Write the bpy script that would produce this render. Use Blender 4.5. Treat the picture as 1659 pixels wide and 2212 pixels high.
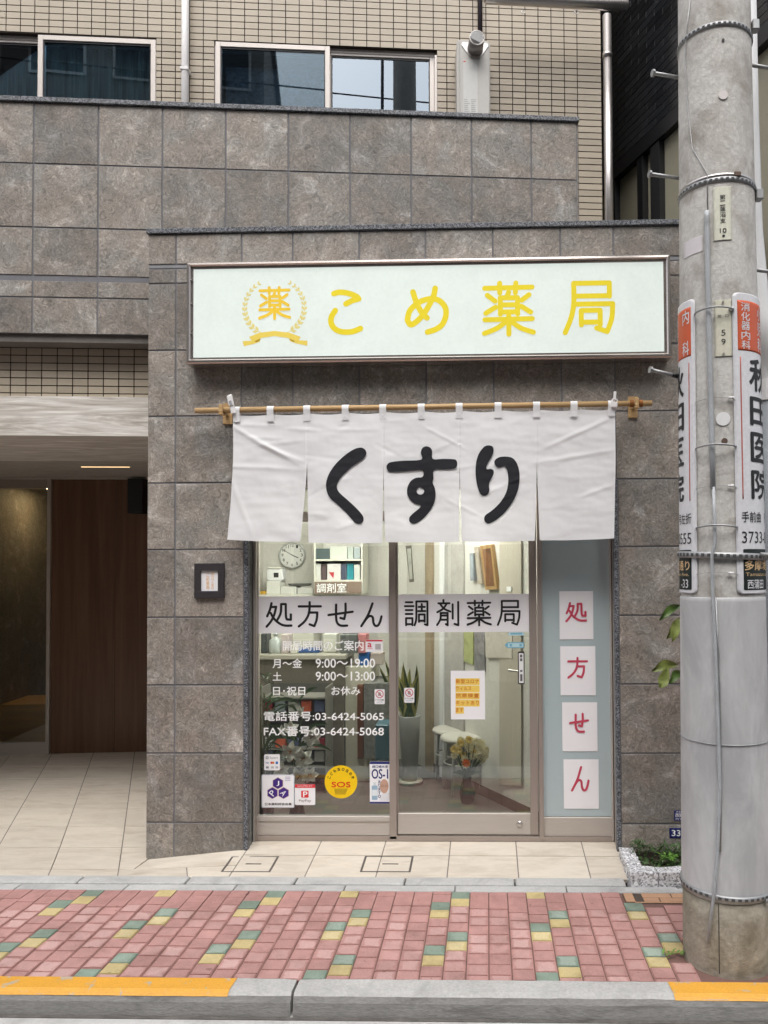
import bpy, bmesh, math, random
from mathutils import Matrix, Vector, noise
random.seed(7)
PI = math.pi
scene = bpy.context.scene
C = scene.collection
for o in list(bpy.data.objects):
    bpy.data.objects.remove(o)

# ------------------------------------------------------------------ camera
CAM_H = 1.73                                   # eye height above the brick pavement
FPX, CX, CY = 1680.0, 1007.0, 1182.0           # focal length and optical centre (shift lens) for a 1659 x 2212 frame
YAW, PITCH, ROLL = math.atan(.027), math.radians(1.45), -.006
CR = Matrix.Rotation(YAW, 3, 'Z') @ Matrix.Rotation(PI/2 + PITCH, 3, 'X') @ Matrix.Rotation(ROLL, 3, 'Z')
CO = Vector((0, 0, CAM_H))
cam_d = bpy.data.cameras.new('camera')
cam = bpy.data.objects.new('camera', cam_d)
C.objects.link(cam)
cam.matrix_world = Matrix.Translation(CO) @ CR.to_4x4()
cam_d.sensor_width = 36
cam_d.lens = FPX/2212*36
cam_d.shift_x = -(CX - 829.5)/2212
cam_d.shift_y = (CY - 1106)/2212
cam_d.clip_start = .05
cam_d.clip_end = 400
scene.camera = cam

# ------------------------------------------------------------------ sky, sun, exposure
SUN_EL, SUN_AZ = math.radians(58), math.radians(200)
world = bpy.data.worlds.new('World')
scene.world = world
world.use_nodes = True
wn, wl = world.node_tree.nodes, world.node_tree.links
wn.clear()
sky = wn.new('ShaderNodeTexSky')
sky.sky_type = 'NISHITA'
sky.sun_disc = False
sky.sun_elevation = SUN_EL
sky.sun_rotation = SUN_AZ
sky.dust_density = 4
hs = wn.new('ShaderNodeHueSaturation')
hs.inputs['Saturation'].default_value = .30     # an overcast sky is nearly neutral
bg = wn.new('ShaderNodeBackground')
bg.inputs[1].default_value = .15
wo = wn.new('ShaderNodeOutputWorld')
wl.new(sky.outputs[0], hs.inputs['Color'])
wl.new(hs.outputs[0], bg.inputs[0])
wl.new(bg.outputs[0], wo.inputs[0])
sun_d = bpy.data.lights.new('sun', 'SUN')
sun_d.energy = .8
sun_d.angle = math.radians(35)
sun_d.color = (1, .97, .93)
sun = bpy.data.objects.new('sun', sun_d)
C.objects.link(sun)
sun.rotation_euler = (PI/2 - SUN_EL, 0, math.radians(20))
sun.location = (2, -6, 12)
scene.view_settings.view_transform = 'Standard'
scene.view_settings.look = 'None'
scene.view_settings.gamma = 1
scene.view_settings.use_curve_mapping = False
scene.view_settings.exposure = 1.02
try:
    scene.cycles.max_bounces = 10
    scene.cycles.transparent_max_bounces = 24
    scene.cycles.glossy_bounces = 5
    scene.cycles.use_denoising = True
except Exception:
    pass

# ------------------------------------------------------------------ where a line of sight meets a real plane
def ray(u, v):
    return CR @ Vector(((u - CX)/FPX, -(v - CY)/FPX, -1))
def at(u, v, Y):
    d = ray(u, v)
    return CO + d*(Y/d.y)
def atz(u, v, z):
    d = ray(u, v)
    return CO + d*((z - CAM_H)/d.z)
def atp(u, v, p0, n):
    d = ray(u, v)
    return CO + d*((p0 - CO).dot(n)/d.dot(n))

# ------------------------------------------------------------------ materials
MATS = {}
def _new(name):
    m = bpy.data.materials.new(name)
    m.use_nodes = True
    nt = m.node_tree
    return m, nt.nodes, nt.links, nt.nodes['Principled BSDF']
def _coords(N, L, rnd):
    tc = N.new('ShaderNodeTexCoord')
    if not rnd:
        return tc.outputs['Object']
    oi = N.new('ShaderNodeObjectInfo')
    mu = N.new('ShaderNodeVectorMath'); mu.operation = 'SCALE'
    mu.inputs[0].default_value = (37, 53, 71)
    L.new(oi.outputs['Random'], mu.inputs['Scale'])
    ad = N.new('ShaderNodeVectorMath'); ad.operation = 'ADD'
    L.new(tc.outputs['Object'], ad.inputs[0]); L.new(mu.outputs[0], ad.inputs[1])
    return ad.outputs[0]
def _noise(N, L, co, scale, detail=4, rough=.6, dist=0, stretch=None):
    if stretch:
        mp = N.new('ShaderNodeMapping'); mp.inputs['Scale'].default_value = stretch
        L.new(co, mp.inputs[0]); co = mp.outputs[0]
    n = N.new('ShaderNodeTexNoise')
    n.inputs['Scale'].default_value = scale; n.inputs['Detail'].default_value = detail
    n.inputs['Roughness'].default_value = rough; n.inputs['Distortion'].default_value = dist
    L.new(co, n.inputs['Vector'])
    return n.outputs['Fac']
def _ramp(N, L, fac, stops):
    r = N.new('ShaderNodeValToRGB')
    e = r.color_ramp.elements
    while len(e) < len(stops): e.new(.5)
    for i, (p, c) in enumerate(stops):
        e[i].position = p; e[i].color = (*c, 1) if len(c) == 3 else c
    L.new(fac, r.inputs[0])
    return r.outputs[0]
def _mix(N, L, f, a, b, mode='MIX'):
    m = N.new('ShaderNodeMixRGB'); m.blend_type = mode
    for i, x in zip((0, 1, 2), (f, a, b)):
        if hasattr(x, 'is_linked') or hasattr(x, 'links'): L.new(x, m.inputs[i])
        elif isinstance(x, (int, float)): m.inputs[i].default_value = x
        else: m.inputs[i].default_value = (*x, 1)
    return m.outputs[0]
def mul(c, k): return tuple(min(1, x*k) for x in c)

def mat(name, base, rough=.6, metal=0, var=.15, scale=8, fine=60, finev=.08, bump=0, bscale=None, rnd=0, stretch=None,
        emit=0, ecol=None, coat=0, dirt=None, dscale=2.5, dlo=.5, dhi=.75, spec=.5, trans=0):
    """a base colour broken up by broad and fine noise, optional per-object tone, stains and relief"""
    if name in MATS: return MATS[name]
    m, N, L, B = _new(name)
    co = _coords(N, L, rnd)
    c = _ramp(N, L, _noise(N, L, co, scale, 5, .6, .4, stretch), [(.25, mul(base, 1 - var)), (.75, mul(base, 1 + var))])
    if finev:
        f = _ramp(N, L, _noise(N, L, co, fine, 3, .6, .2, stretch), [(.3, (1 - finev,)*3), (.7, (1 + finev*.6,)*3)])
        c = _mix(N, L, 1.0, c, f, 'MULTIPLY')
    if dirt:
        df = _ramp(N, L, _noise(N, L, co, dscale, 7, .65, .6, stretch), [(dlo, (0, 0, 0)), (dhi, (1, 1, 1))])
        c = _mix(N, L, df, c, dirt)
    if rnd:
        oi = N.new('ShaderNodeObjectInfo')
        t = _ramp(N, L, oi.outputs['Random'], [(0, (1 - rnd,)*3), (1, (1 + rnd,)*3)])
        c = _mix(N, L, 1.0, c, t, 'MULTIPLY')
    L.new(c, B.inputs['Base Color'])
    B.inputs['Roughness'].default_value = rough
    B.inputs['Metallic'].default_value = metal
    B.inputs['Specular IOR Level'].default_value = spec
    B.inputs['Coat Weight'].default_value = coat
    if trans: B.inputs['Transmission Weight'].default_value = trans
    if emit:
        L.new(c, B.inputs['Emission Color'])
        if ecol: 
            B.inputs['Emission Color'].default_value = (*ecol, 1)
            for l in list(B.inputs['Emission Color'].links): L.remove(l)
        B.inputs['Emission Strength'].default_value = emit
    if bump:
        b = N.new('ShaderNodeBump'); b.inputs['Strength'].default_value = bump; b.inputs['Distance'].default_value = .01
        L.new(_noise(N, L, co, bscale or fine, 5, .65, .3, stretch), b.inputs['Height'])
        L.new(b.outputs[0], B.inputs['Normal'])
    MATS[name] = m
    return m
def flat(name, c, rough=.5, metal=0, emit=0, coat=0):
    return mat(name, c, rough, metal, .04, 6, 50, .03, emit=emit, coat=coat)

def stone_tile_mat():
    """porcelain facing tile: warm grey, cloudy, with a fine curly grain; each tile its own piece of the pattern"""
    m, N, L, B = _new('facing_tile')
    co = _coords(N, L, 1)
    big = _noise(N, L, co, 4.2, 6, .66, 1.3)
    curl = _noise(N, L, co, 21, 6, .72, 3.2)
    c = _ramp(N, L, big, [(.30, (.175, .158, .142)), (.47, (.235, .215, .195)), (.58, (.275, .252, .230)), (.70, (.43, .405, .385))])
    g = _ramp(N, L, curl, [(.37, (.48, .47, .46)), (.46, (.93, .93, .93)), (.54, (1.02, 1.02, 1.02)), (.64, (1.7, 1.69, 1.67))])
    c = _mix(N, L, .85, c, g, 'MULTIPLY')
    warm = _ramp(N, L, _noise(N, L, co, 5, 3, .5, .5), [(.4, (1.03, .99, .95)), (.65, (.95, .99, 1.0))])
    c = _mix(N, L, 1.0, c, warm, 'MULTIPLY')
    oi = N.new('ShaderNodeObjectInfo')
    t = _ramp(N, L, oi.outputs['Random'], [(0, (.80, .80, .80)), (1, (1.20, 1.19, 1.18))])
    c = _mix(N, L, 1.0, c, t, 'MULTIPLY')
    L.new(c, B.inputs['Base Color'])
    B.inputs['Roughness'].default_value = .62
    b = N.new('ShaderNodeBump'); b.inputs['Strength'].default_value = .25; b.inputs['Distance'].default_value = .006
    L.new(curl, b.inputs['Height']); L.new(b.outputs[0], B.inputs['Normal'])
    MATS['facing_tile'] = m
    return m
M_TILE = stone_tile_mat()
def granite_mat(name, lo, mid, hi, scale=160):
    m, N, L, B = _new(name)
    co = _coords(N, L, 0)
    v = N.new('ShaderNodeTexVoronoi'); v.inputs['Scale'].default_value = scale
    L.new(co, v.inputs['Vector'])
    sp = N.new('ShaderNodeSeparateColor'); L.new(v.outputs['Color'], sp.inputs[0])
    c = _ramp(N, L, sp.outputs[0], [(.1, lo), (.45, mid), (.9, hi)])
    n = _ramp(N, L, _noise(N, L, co, 6, 4), [(.3, (.85,)*3), (.7, (1.1,)*3)])
    L.new(_mix(N, L, 1.0, c, n, 'MULTIPLY'), B.inputs['Base Color'])
    B.inputs['Roughness'].default_value = .5
    b = N.new('ShaderNodeBump'); b.inputs['Strength'].default_value = .3; b.inputs['Distance'].default_value = .004
    L.new(_noise(N, L, co, 70, 4), b.inputs['Height']); L.new(b.outputs[0], B.inputs['Normal'])
    MATS[name] = m
    return m
M_GRANITE = granite_mat('dark_granite', (.035, .04, .045), (.10, .105, .115), (.25, .26, .29))
M_GRANITE_W = granite_mat('white_granite', (.22, .22, .23), (.62, .62, .64), (.85, .85, .87), 120)
def glass_mat(name, tint=(.93, .96, .94), ior=1.5, rough=.0, refl=(1, 1, 1)):
    m = bpy.data.materials.new(name); m.use_nodes = True
    N, L = m.node_tree.nodes, m.node_tree.links
    N.clear()
    o = N.new('ShaderNodeOutputMaterial'); mx = N.new('ShaderNodeMixShader')
    t = N.new('ShaderNodeBsdfTransparent'); t.inputs[0].default_value = (*tint, 1)
    g = N.new('ShaderNodeBsdfGlossy'); g.inputs['Roughness'].default_value = rough; g.inputs['Color'].default_value = (*refl, 1)
    fr = N.new('ShaderNodeFresnel'); fr.inputs[0].default_value = ior
    L.new(fr.outputs[0], mx.inputs[0]); L.new(t.outputs[0], mx.inputs[1]); L.new(g.outputs[0], mx.inputs[2])
    L.new(mx.outputs[0], o.inputs[0])
    MATS[name] = m
    return m
M_GLASS = glass_mat('shop_glass', (.93, .95, .93), 1.72)
M_WGLASS = glass_mat('window_glass', (.70, .80, .84), 1.6, 0, (.84, .93, 1.0))  # reflections tinted towards the blue of the sky
M_WGLASS2 = glass_mat('blue_tinted_window_glass', (.70, .78, .86), 3.4, 0, (.80, .91, 1.0))  # stronger reflections, the sky's blue put into their tint
def wood_mat(name, a, b, stretch, scale=3, rough=.5, dist=1.5, bump=.08, lowcontrast=1):
    m, N, L, B = _new(name)
    co = _coords(N, L, 0)
    n1 = _noise(N, L, co, scale, 6, .62, dist, stretch)
    n2 = _noise(N, L, co, scale*7, 4, .6, .2, stretch)
    c = _ramp(N, L, n1, [(.32, a), (.5, mul(tuple((x+y)/2 for x, y in zip(a, b)), 1)), (.66, b)])
    c = _mix(N, L, .6*lowcontrast, c, _ramp(N, L, n2, [(.3, (.72,)*3), (.7, (1.12,)*3)]), 'MULTIPLY')
    L.new(c, B.inputs['Base Color']); B.inputs['Roughness'].default_value = rough
    if bump:
        bb = N.new('ShaderNodeBump'); bb.inputs['Strength'].default_value = bump; bb.inputs['Distance'].default_value = .005
        L.new(n2, bb.inputs['Height']); L.new(bb.outputs[0], B.inputs['Normal'])
    MATS[name] = m
    return m

M_GROUT = mat('tile_grout', (.185, .185, .20), .85, var=.1)
M_BEIGE = mat('beige_wall_tile', (.445, .385, .30), .42, var=.07, scale=3, fine=120, finev=.06, bump=.06, rnd=.09)
M_BEIGE_J = mat('brown_joint', (.032, .02, .012), .8)
M_ALU = mat('bronze_aluminium', (.40, .345, .31), .42, .45, .06, 3, 300, .05, stretch=(1, 1, .05))
M_ALU_L = mat('champagne_aluminium', (.52, .475, .435), .45, .3, .05, 3, 200, .05, stretch=(.06, 1, 1))
M_SASH = mat('sash_aluminium', (.62, .57, .53), .4, .25, .05, 3, 100, .04)
M_STEEL = mat('brushed_steel', (.58, .55, .53), .3, .85, .06, 4, 200, .08, stretch=(.05, 1, 1))
M_GALV = mat('galvanised_steel', (.36, .365, .37), .5, .6, .15, 12, 90, .12, bump=.08)
M_CONC = mat('pole_concrete', (.58, .565, .535), .85, 0, .10, 2.2, 60, .14, bump=.4, bscale=45, stretch=(1, 1, .8), dirt=(.33, .30, .265), dscale=5.5, dlo=.47, dhi=.68)
M_CONC_B = mat('pole_foot_concrete', (.37, .335, .27), .9, 0, .22, 4, 45, .18, bump=.5, bscale=40, dirt=(.17, .145, .10), dscale=5, dlo=.45, dhi=.7)
M_SLEEVE = mat('pole_guard_sheet', (.56, .56, .565), .6, 0, .08, 2, 40, .06, bump=.05, stretch=(1, 1, .35), dirt=(.42, .42, .43), dscale=6, dlo=.42, dhi=.62)
M_KERB = mat('kerb_concrete', (.46, .455, .44), .85, 0, .12, 3, 90, .14, bump=.4, bscale=70, dirt=(.33, .325, .31), dscale=9, dlo=.5, dhi=.75)
M_KFACE = mat('kerb_darker_face', (.265, .26, .25), .9, 0, .15, 6, 90, .16, bump=.4, bscale=70, dirt=(.13, .125, .115), dscale=7, dlo=.52, dhi=.72, stretch=(.5, 1, 1.6))
M_EDGE = mat('edging_concrete', (.46, .46, .45), .8, 0, .10, 3, 90, .10, bump=.25, rnd=.05, dirt=(.26, .26, .26), dscale=4)
M_GUTTER = mat('gutter_concrete', (.52, .515, .50), .85, 0, .08, 2, 110, .10, bump=.25, dirt=(.30, .29, .28), dscale=3)
M_ASPH = mat('asphalt', (.06, .06, .062), .9, 0, .2, 3, 200, .3, bump=.6, bscale=220)
M_KPAINT = mat('kerb_paint', (.72, .36, .045), .55, 0, .06, 5, 120, .10, bump=.15, dirt=(.44, .38, .28), dscale=16, dlo=.60, dhi=.66)
def brick_mat(name, c, light):
    m, N, L, B = _new(name)
    co = _coords(N, L, 1)
    a = _ramp(N, L, _noise(N, L, co, 9, 4, .6, .5), [(.3, mul(c, .86)), (.7, mul(c, 1.1))])
    # foot traffic has worn the middle of many pavers pale, the glaze survives round the rim
    tc = N.new('ShaderNodeTexCoord'); sp = N.new('ShaderNodeSeparateXYZ'); L.new(tc.outputs['Object'], sp.inputs[0])
    ab = []
    for k in (0, 1):
        m1 = N.new('ShaderNodeMath'); m1.operation = 'ABSOLUTE'; L.new(sp.outputs[k], m1.inputs[0]); ab.append(m1.outputs[0])
    mx = N.new('ShaderNodeMath'); mx.operation = 'MAXIMUM'; L.new(ab[0], mx.inputs[0]); L.new(ab[1], mx.inputs[1])
    nd = N.new('ShaderNodeMath'); nd.operation = 'MULTIPLY_ADD'; nd.inputs[1].default_value = .035
    L.new(_noise(N, L, co, 24, 3, .5), nd.inputs[0]); L.new(mx.outputs[0], nd.inputs[2])
    rim = _ramp(N, L, nd.outputs[0], [(.047, (1, 1, 1)), (.056, (0, 0, 0))])
    oi0 = N.new('ShaderNodeObjectInfo'); fr = N.new('ShaderNodeMath'); fr.operation = 'MULTIPLY'; fr.inputs[1].default_value = 13.7
    L.new(oi0.outputs['Random'], fr.inputs[0]); f2 = N.new('ShaderNodeMath'); f2.operation = 'FRACT'; L.new(fr.outputs[0], f2.inputs[0])
    am = _ramp(N, L, f2.outputs[0], [(.35, (.12,)*3), (.98, (.75,)*3)])
    w = _mix(N, L, 1.0, rim, am, 'MULTIPLY')
    a = _mix(N, L, w, a, light)
    a = _mix(N, L, 1.0, a, _ramp(N, L, _noise(N, L, co, 170, 3, .6), [(.3, (.86,)*3), (.7, (1.08,)*3)]), 'MULTIPLY')
    gp = N.new('ShaderNodeNewGeometry')                                 # grime lies across the pavers in patches
    gr = _ramp(N, L, _noise(N, L, gp.outputs['Position'], 3.2, 7, .7, .6), [(.36, (.80, .79, .78)), (.52, (1, 1, 1)), (.70, (1.05, 1.05, 1.05))])
    a = _mix(N, L, 1.0, a, gr, 'MULTIPLY')
    sp2 = _ramp(N, L, _noise(N, L, gp.outputs['Position'], 26, 3, .5, 0), [(.27, (.62, .60, .58)), (.31, (1, 1, 1))])
    a = _mix(N, L, 1.0, a, sp2, 'MULTIPLY')
    oi = N.new('ShaderNodeObjectInfo')
    a = _mix(N, L, 1.0, a, _ramp(N, L, oi.outputs['Random'], [(0, (.91, .90, .90)), (1, (1.07, 1.07, 1.07))]), 'MULTIPLY')
    L.new(a, B.inputs['Base Color']); B.inputs['Roughness'].default_value = .85
    b = N.new('ShaderNodeBump'); b.inputs['Strength'].default_value = .3; b.inputs['Distance'].default_value = .003
    L.new(_noise(N, L, co, 120, 4), b.inputs['Height']); L.new(b.outputs[0], B.inputs['Normal'])
    MATS[name] = m
    return m
M_BR = brick_mat('red_paver', (.43, .232, .21), (.575, .385, .36))
M_BG = brick_mat('green_paver', (.215, .285, .225), (.36, .43, .37))
M_BY = brick_mat('yellow_paver', (.52, .42, .20), (.66, .57, .35))
M_SAND = mat('paver_joint_sand', (.17, .095, .08), .95, var=.2)
M_FLOOR = mat('cream_floor_tile', (.62, .56, .475), .45, 0, .06, 3, 14, .05, rnd=.04, stretch=(1, 3, 1), bump=.04, dirt=(.47, .405, .325), dscale=4, dlo=.48, dhi=.78)
M_FJOINT = mat('floor_joint', (.22, .195, .17), .9)
M_BEAM = wood_mat('weathered_oak_print', (.44, .40, .34), (.84, .81, .765), (.30, 3, 4.2), 3.6, .55, 3.0)
M_WALNUT = wood_mat('dark_walnut_panel', (.115, .056, .030), (.185, .098, .054), (9, 9, .35), 1.6, .38, .6, .03, .6)
M_POLEWOOD = wood_mat('pale_wood', (.48, .30, .13), (.62, .42, .21), (.3, 6, 6), 6, .5, .4)
M_BLACKTILE = mat('black_glazed_tile', (.020, .021, .024), .22, 0, .25, 6, 60, .1, rnd=.35, bump=.05)
M_BLACKW = mat('black_wall', (.010, .010, .011), .6)
M_FROST = mat('frosted_pane', (.34, .32, .24), .35, 0, .1, 2, 60, .05)
M_WHITE = flat('white_paint', (.80, .80, .80), .45)
M_PVC = flat('white_pvc', (.82, .80, .79), .35)
M_PAPER = mat('white_paper', (.86, .85, .875), .8, 0, .02, 3, 60, .01)
M_BLUE = mat('blue_grey_panel', (.43, .51, .53), .28, 0, .03, 2, 60, .01)
M_INK = flat('black_ink', (.010, .010, .011), .55)
M_VINYL = flat('white_vinyl', (.93, .93, .93), .5)
M_RED = flat('red_ink', (.55, .055, .105), .6)
M_BLACK = flat('black_plastic', (.012, .012, .014), .4)

# ------------------------------------------------------------------ objects
WM = {}
def world_of(o):
    return WM.get(o, Matrix.Identity(4))
def thing(name, label, cat, loc=(0, 0, 0), rotz=0, group=None):
    o = bpy.data.objects.new(name, None); C.objects.link(o)
    o.location = loc; o.rotation_euler = (0, 0, rotz); o.empty_display_size = .1
    o['label'] = label; o['category'] = cat
    if group: o['group'] = group
    WM[o] = Matrix.Translation(loc) @ Matrix.Rotation(rotz, 4, 'Z')
    return o
def tag(o, label, cat, group=None):
    o['label'] = label; o['category'] = cat
    if group: o['group'] = group
    return o
def struct(o): o['kind'] = 'structure'; return o
def stuff(o): o['kind'] = 'stuff'; return o
def link(name, me, m, parent=None, smooth=False, loc=None, rot=None):
    o = bpy.data.objects.new(name, me); C.objects.link(o)
    if m and not me.materials: me.materials.append(m)
    if parent: o.parent = parent
    if loc is not None: o.location = loc
    if rot is not None: o.rotation_euler = rot
    if smooth:
        for p in me.polygons: p.use_smooth = True
    WM[o] = world_of(parent) @ (Matrix.Translation(o.location) @ o.rotation_euler.to_matrix().to_4x4()) if parent else Matrix.Translation(o.location) @ o.rotation_euler.to_matrix().to_4x4()
    return o
def obj(name, bm, m, parent=None, smooth=False, origin=None):
    """bm holds world coordinates; a top-level mesh gets its origin at its base, a part keeps its parent's frame"""
    if isinstance(bm, tuple):
        b = bmesh.new()
        vs = [b.verts.new(v) for v in bm[0]]
        for f in bm[1]:
            try: b.faces.new([vs[i] for i in f])
            except ValueError: pass
        bm = b
    if parent:
        bm.transform(world_of(parent).inverted())
        loc = None
    else:
        if origin is None:
            xs = [v.co for v in bm.verts]
            lo = [min(v[i] for v in xs) for i in range(3)]; hi = [max(v[i] for v in xs) for i in range(3)]
            origin = ((lo[0]+hi[0])/2, (lo[1]+hi[1])/2, lo[2])
        bm.transform(Matrix.Translation(-Vector(origin)))
        loc = origin
    me = bpy.data.meshes.new(name)
    bm.to_mesh(me); bm.free()
    return link(name, me, m, parent, smooth, loc)
def B(): return bmesh.new()
def add_box(bm, x0, x1, y0, y1, z0, z1, bev=0, M=None, seg=1):
    t = bmesh.new()
    bmesh.ops.create_cube(t, size=1)
    t.transform(Matrix.Translation(((x0+x1)/2, (y0+y1)/2, (z0+z1)/2)) @ Matrix.Diagonal((x1-x0, y1-y0, z1-z0, 1)))
    if bev: bmesh.ops.bevel(t, geom=t.edges[:], offset=bev, segments=seg, affect='EDGES', clamp_overlap=True)
    if M: t.transform(M)
    me = bpy.data.meshes.new('t'); t.to_mesh(me); t.free()
    bm.from_mesh(me); bpy.data.meshes.remove(me)
    return bm
def box(*a, **k): return add_box(B(), *a, **k)
def add_tube(bm, pts, r, seg=10, cap=True):
    """a round bar along a polyline; r is one radius or one per point"""
    pts = [Vector(p) for p in pts]
    rs = r if isinstance(r, (list, tuple)) else [r]*len(pts)
    rings = []
    up = None
    for i, p in enumerate(pts):
        d = (pts[min(i+1, len(pts)-1)] - pts[max(i-1, 0)]).normalized()
        if up is None or abs(up.dot(d)) > .95:
            up = Vector((0, 0, 1)) if abs(d.z) < .9 else Vector((1, 0, 0))
        a = d.cross(up).normalized(); b = a.cross(d).normalized(); up = b
        rings.append([bm.verts.new(p + (a*math.cos(2*PI*k/seg) + b*math.sin(2*PI*k/seg))*rs[i]) for k in range(seg)])
    for i in range(len(rings)-1):
        for k in range(seg):
            bm.faces.new((rings[i][k], rings[i][(k+1) % seg], rings[i+1][(k+1) % seg], rings[i+1][k]))
    if cap:
        bm.faces.new(rings[0][::-1]); bm.faces.new(rings[-1])
    return bm
def tube(*a, **k): return add_tube(B(), *a, **k)
def add_lathe(bm, prof, c=(0, 0, 0), seg=20):
    """prof: (radius, z) pairs turned about a vertical axis through c"""
    rings = []
    for r, z in prof:
        rings.append([bm.verts.new((c[0] + r*math.cos(2*PI*k/seg), c[1] + r*math.sin(2*PI*k/seg), c[2] + z)) for k in range(seg)])
    for i in range(len(rings)-1):
        for k in range(seg):
            bm.faces.new((rings[i][k], rings[i][(k+1) % seg], rings[i+1][(k+1) % seg], rings[i+1][k]))
    bm.faces.new(rings[0][::-1]); bm.faces.new(rings[-1])
    return bm
def prism(pts, y0, y1, M=None):
    """outline in x, z pulled from y0 to y1"""
    bm = B(); n = len(pts)
    a = [bm.verts.new((p[0], y0, p[1])) for p in pts]; b = [bm.verts.new((p[0], y1, p[1])) for p in pts]
    bm.faces.new(a); bm.faces.new(b[::-1])
    for i in range(n): bm.faces.new((a[i], b[i], b[(i+1) % n], a[(i+1) % n]))
    bmesh.ops.recalc_face_normals(bm, faces=bm.faces[:])
    if M: bm.transform(M)
    return bm
TM = {}
def tile_mesh(w, h, t, m, bev=.002, axis='y'):
    k = (round(w, 4), round(h, 4), t, m.name, bev, axis)
    if k not in TM:
        bm = box(-w/2, w/2, 0, t, -h/2, h/2, bev) if axis == 'y' else box(-w/2, w/2, -h/2, h/2, -t, 0, bev)
        me = bpy.data.meshes.new('piece'); bm.to_mesh(me); bm.free(); me.materials.append(m)
        TM[k] = me
    return TM[k]
def cells(xs, zs, holes=(), joint=.008, mn=.02):
    """rectangles of a tile grid, cut round rectangular holes"""
    out = []
    for i in range(len(xs)-1):
        for j in range(len(zs)-1):
            rs = [(xs[i]+joint/2, xs[i+1]-joint/2, zs[j]+joint/2, zs[j+1]-joint/2)]
            for hx0, hx1, hz0, hz1 in holes:
                nx = []
                for (a, b, c, d) in rs:
                    if b <= hx0 or a >= hx1 or d <= hz0 or c >= hz1: nx.append((a, b, c, d)); continue
                    if a < hx0: nx.append((a, hx0, c, d))
                    if b > hx1: nx.append((hx1, b, c, d))
                    a2, b2 = max(a, hx0), min(b, hx1)
                    if c < hz0: nx.append((a2, b2, c, hz0))
                    if d > hz1: nx.append((a2, b2, hz1, d))
                rs = nx
            out += [r for r in rs if r[1]-r[0] > mn and r[3]-r[2] > mn]
    return out
def lay_tiles(name, rects, y, t, m, parent, bev=.002, limit=300, key=None, jit=0):
    """rects in the parent's own x, z; front at y; the largest are pieces of their own, the rest one mesh"""
    if len(rects) > limit:
        rects = sorted(rects, key=key)
        rest = rects[limit:]; rects = rects[:limit]
        bm = B()
        for a, b, c, d in rest: add_box(bm, a, b, y, y+t, c, d)
        me = bpy.data.meshes.new(name); bm.to_mesh(me); bm.free()
        stuff(link(name + '_field', me, m, parent))
    for a, b, c, d in rects:
        link(name, tile_mesh(b-a, d-c, t, m, bev), m, parent, loc=((a+b)/2, y + random.uniform(-jit, jit), (c+d)/2))
def lin(a, b, n): return [a + (b-a)*i/(n-1) for i in range(n)]

# ------------------------------------------------------------------ lettering
def text2d(body, bold=0, size=1, space=1, shear=0):
    cu = bpy.data.curves.new('t', 'FONT'); cu.body = body; cu.size = size; cu.offset = bold
    cu.space_character = space; cu.resolution_u = 3; cu.shear = shear
    cu.fill_mode = 'FRONT' if False else 'BOTH'
    o = bpy.data.objects.new('t', cu); C.objects.link(o)
    bpy.context.view_layer.update()
    me = o.evaluated_get(bpy.context.evaluated_depsgraph_get()).to_mesh()
    V = [(v.co.x, v.co.y) for v in me.vertices]; F = [tuple(p.vertices) for p in me.polygons]
    bpy.data.objects.remove(o); bpy.data.curves.remove(cu)
    return V, F
def fit2d(V, x0, x1, z0, z1):
    ax, bx = min(v[0] for v in V), max(v[0] for v in V); az, bz = min(v[1] for v in V), max(v[1] for v in V)
    return [(x0 + (v[0]-ax)/(bx-ax)*(x1-x0), z0 + (v[1]-az)/(bz-az)*(z1-z0)) for v in V]
def text_on(name, body, x0, x1, z0, z1, Y, m, parent=None, bold=0, space=1, bm=None):
    """flat lettering filling a rectangle of the plane y = Y"""
    V, F = text2d(body, 0, 1, space)
    V = fit2d(V, x0, x1, z0, z1)
    own = bm is None
    if own: bm = B()
    e = bold*(z1-z0)*.8
    for k, (ex, ez_) in enumerate(((0, 0), (-e, 0), (e, 0), (0, e), (0, -e)) if bold else ((0, 0),)):
        vs = [bm.verts.new((x+ex, Y-.00008*k, z+ez_)) for x, z in V]
        for f in F:
            try: bm.faces.new([vs[i] for i in f])
            except ValueError: pass
    return obj(name, bm, m, parent) if own else bm
def smooth_line(p, n=5):
    if len(p) < 3: return p
    out = []
    for i in range(len(p)-1):
        p0, p1, p2, p3 = p[max(i-1, 0)], p[i], p[i+1], p[min(i+2, len(p)-1)]
        for k in range(n):
            t = k/n
            out.append(tuple(.5*((2*b) + (c-a)*t + (2*a-5*b+4*c-d)*t*t + (3*b-a-3*c+d)*t**3) for a, b, c, d in zip(p0, p1, p2, p3)))
    out.append(p[-1])
    return out
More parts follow.
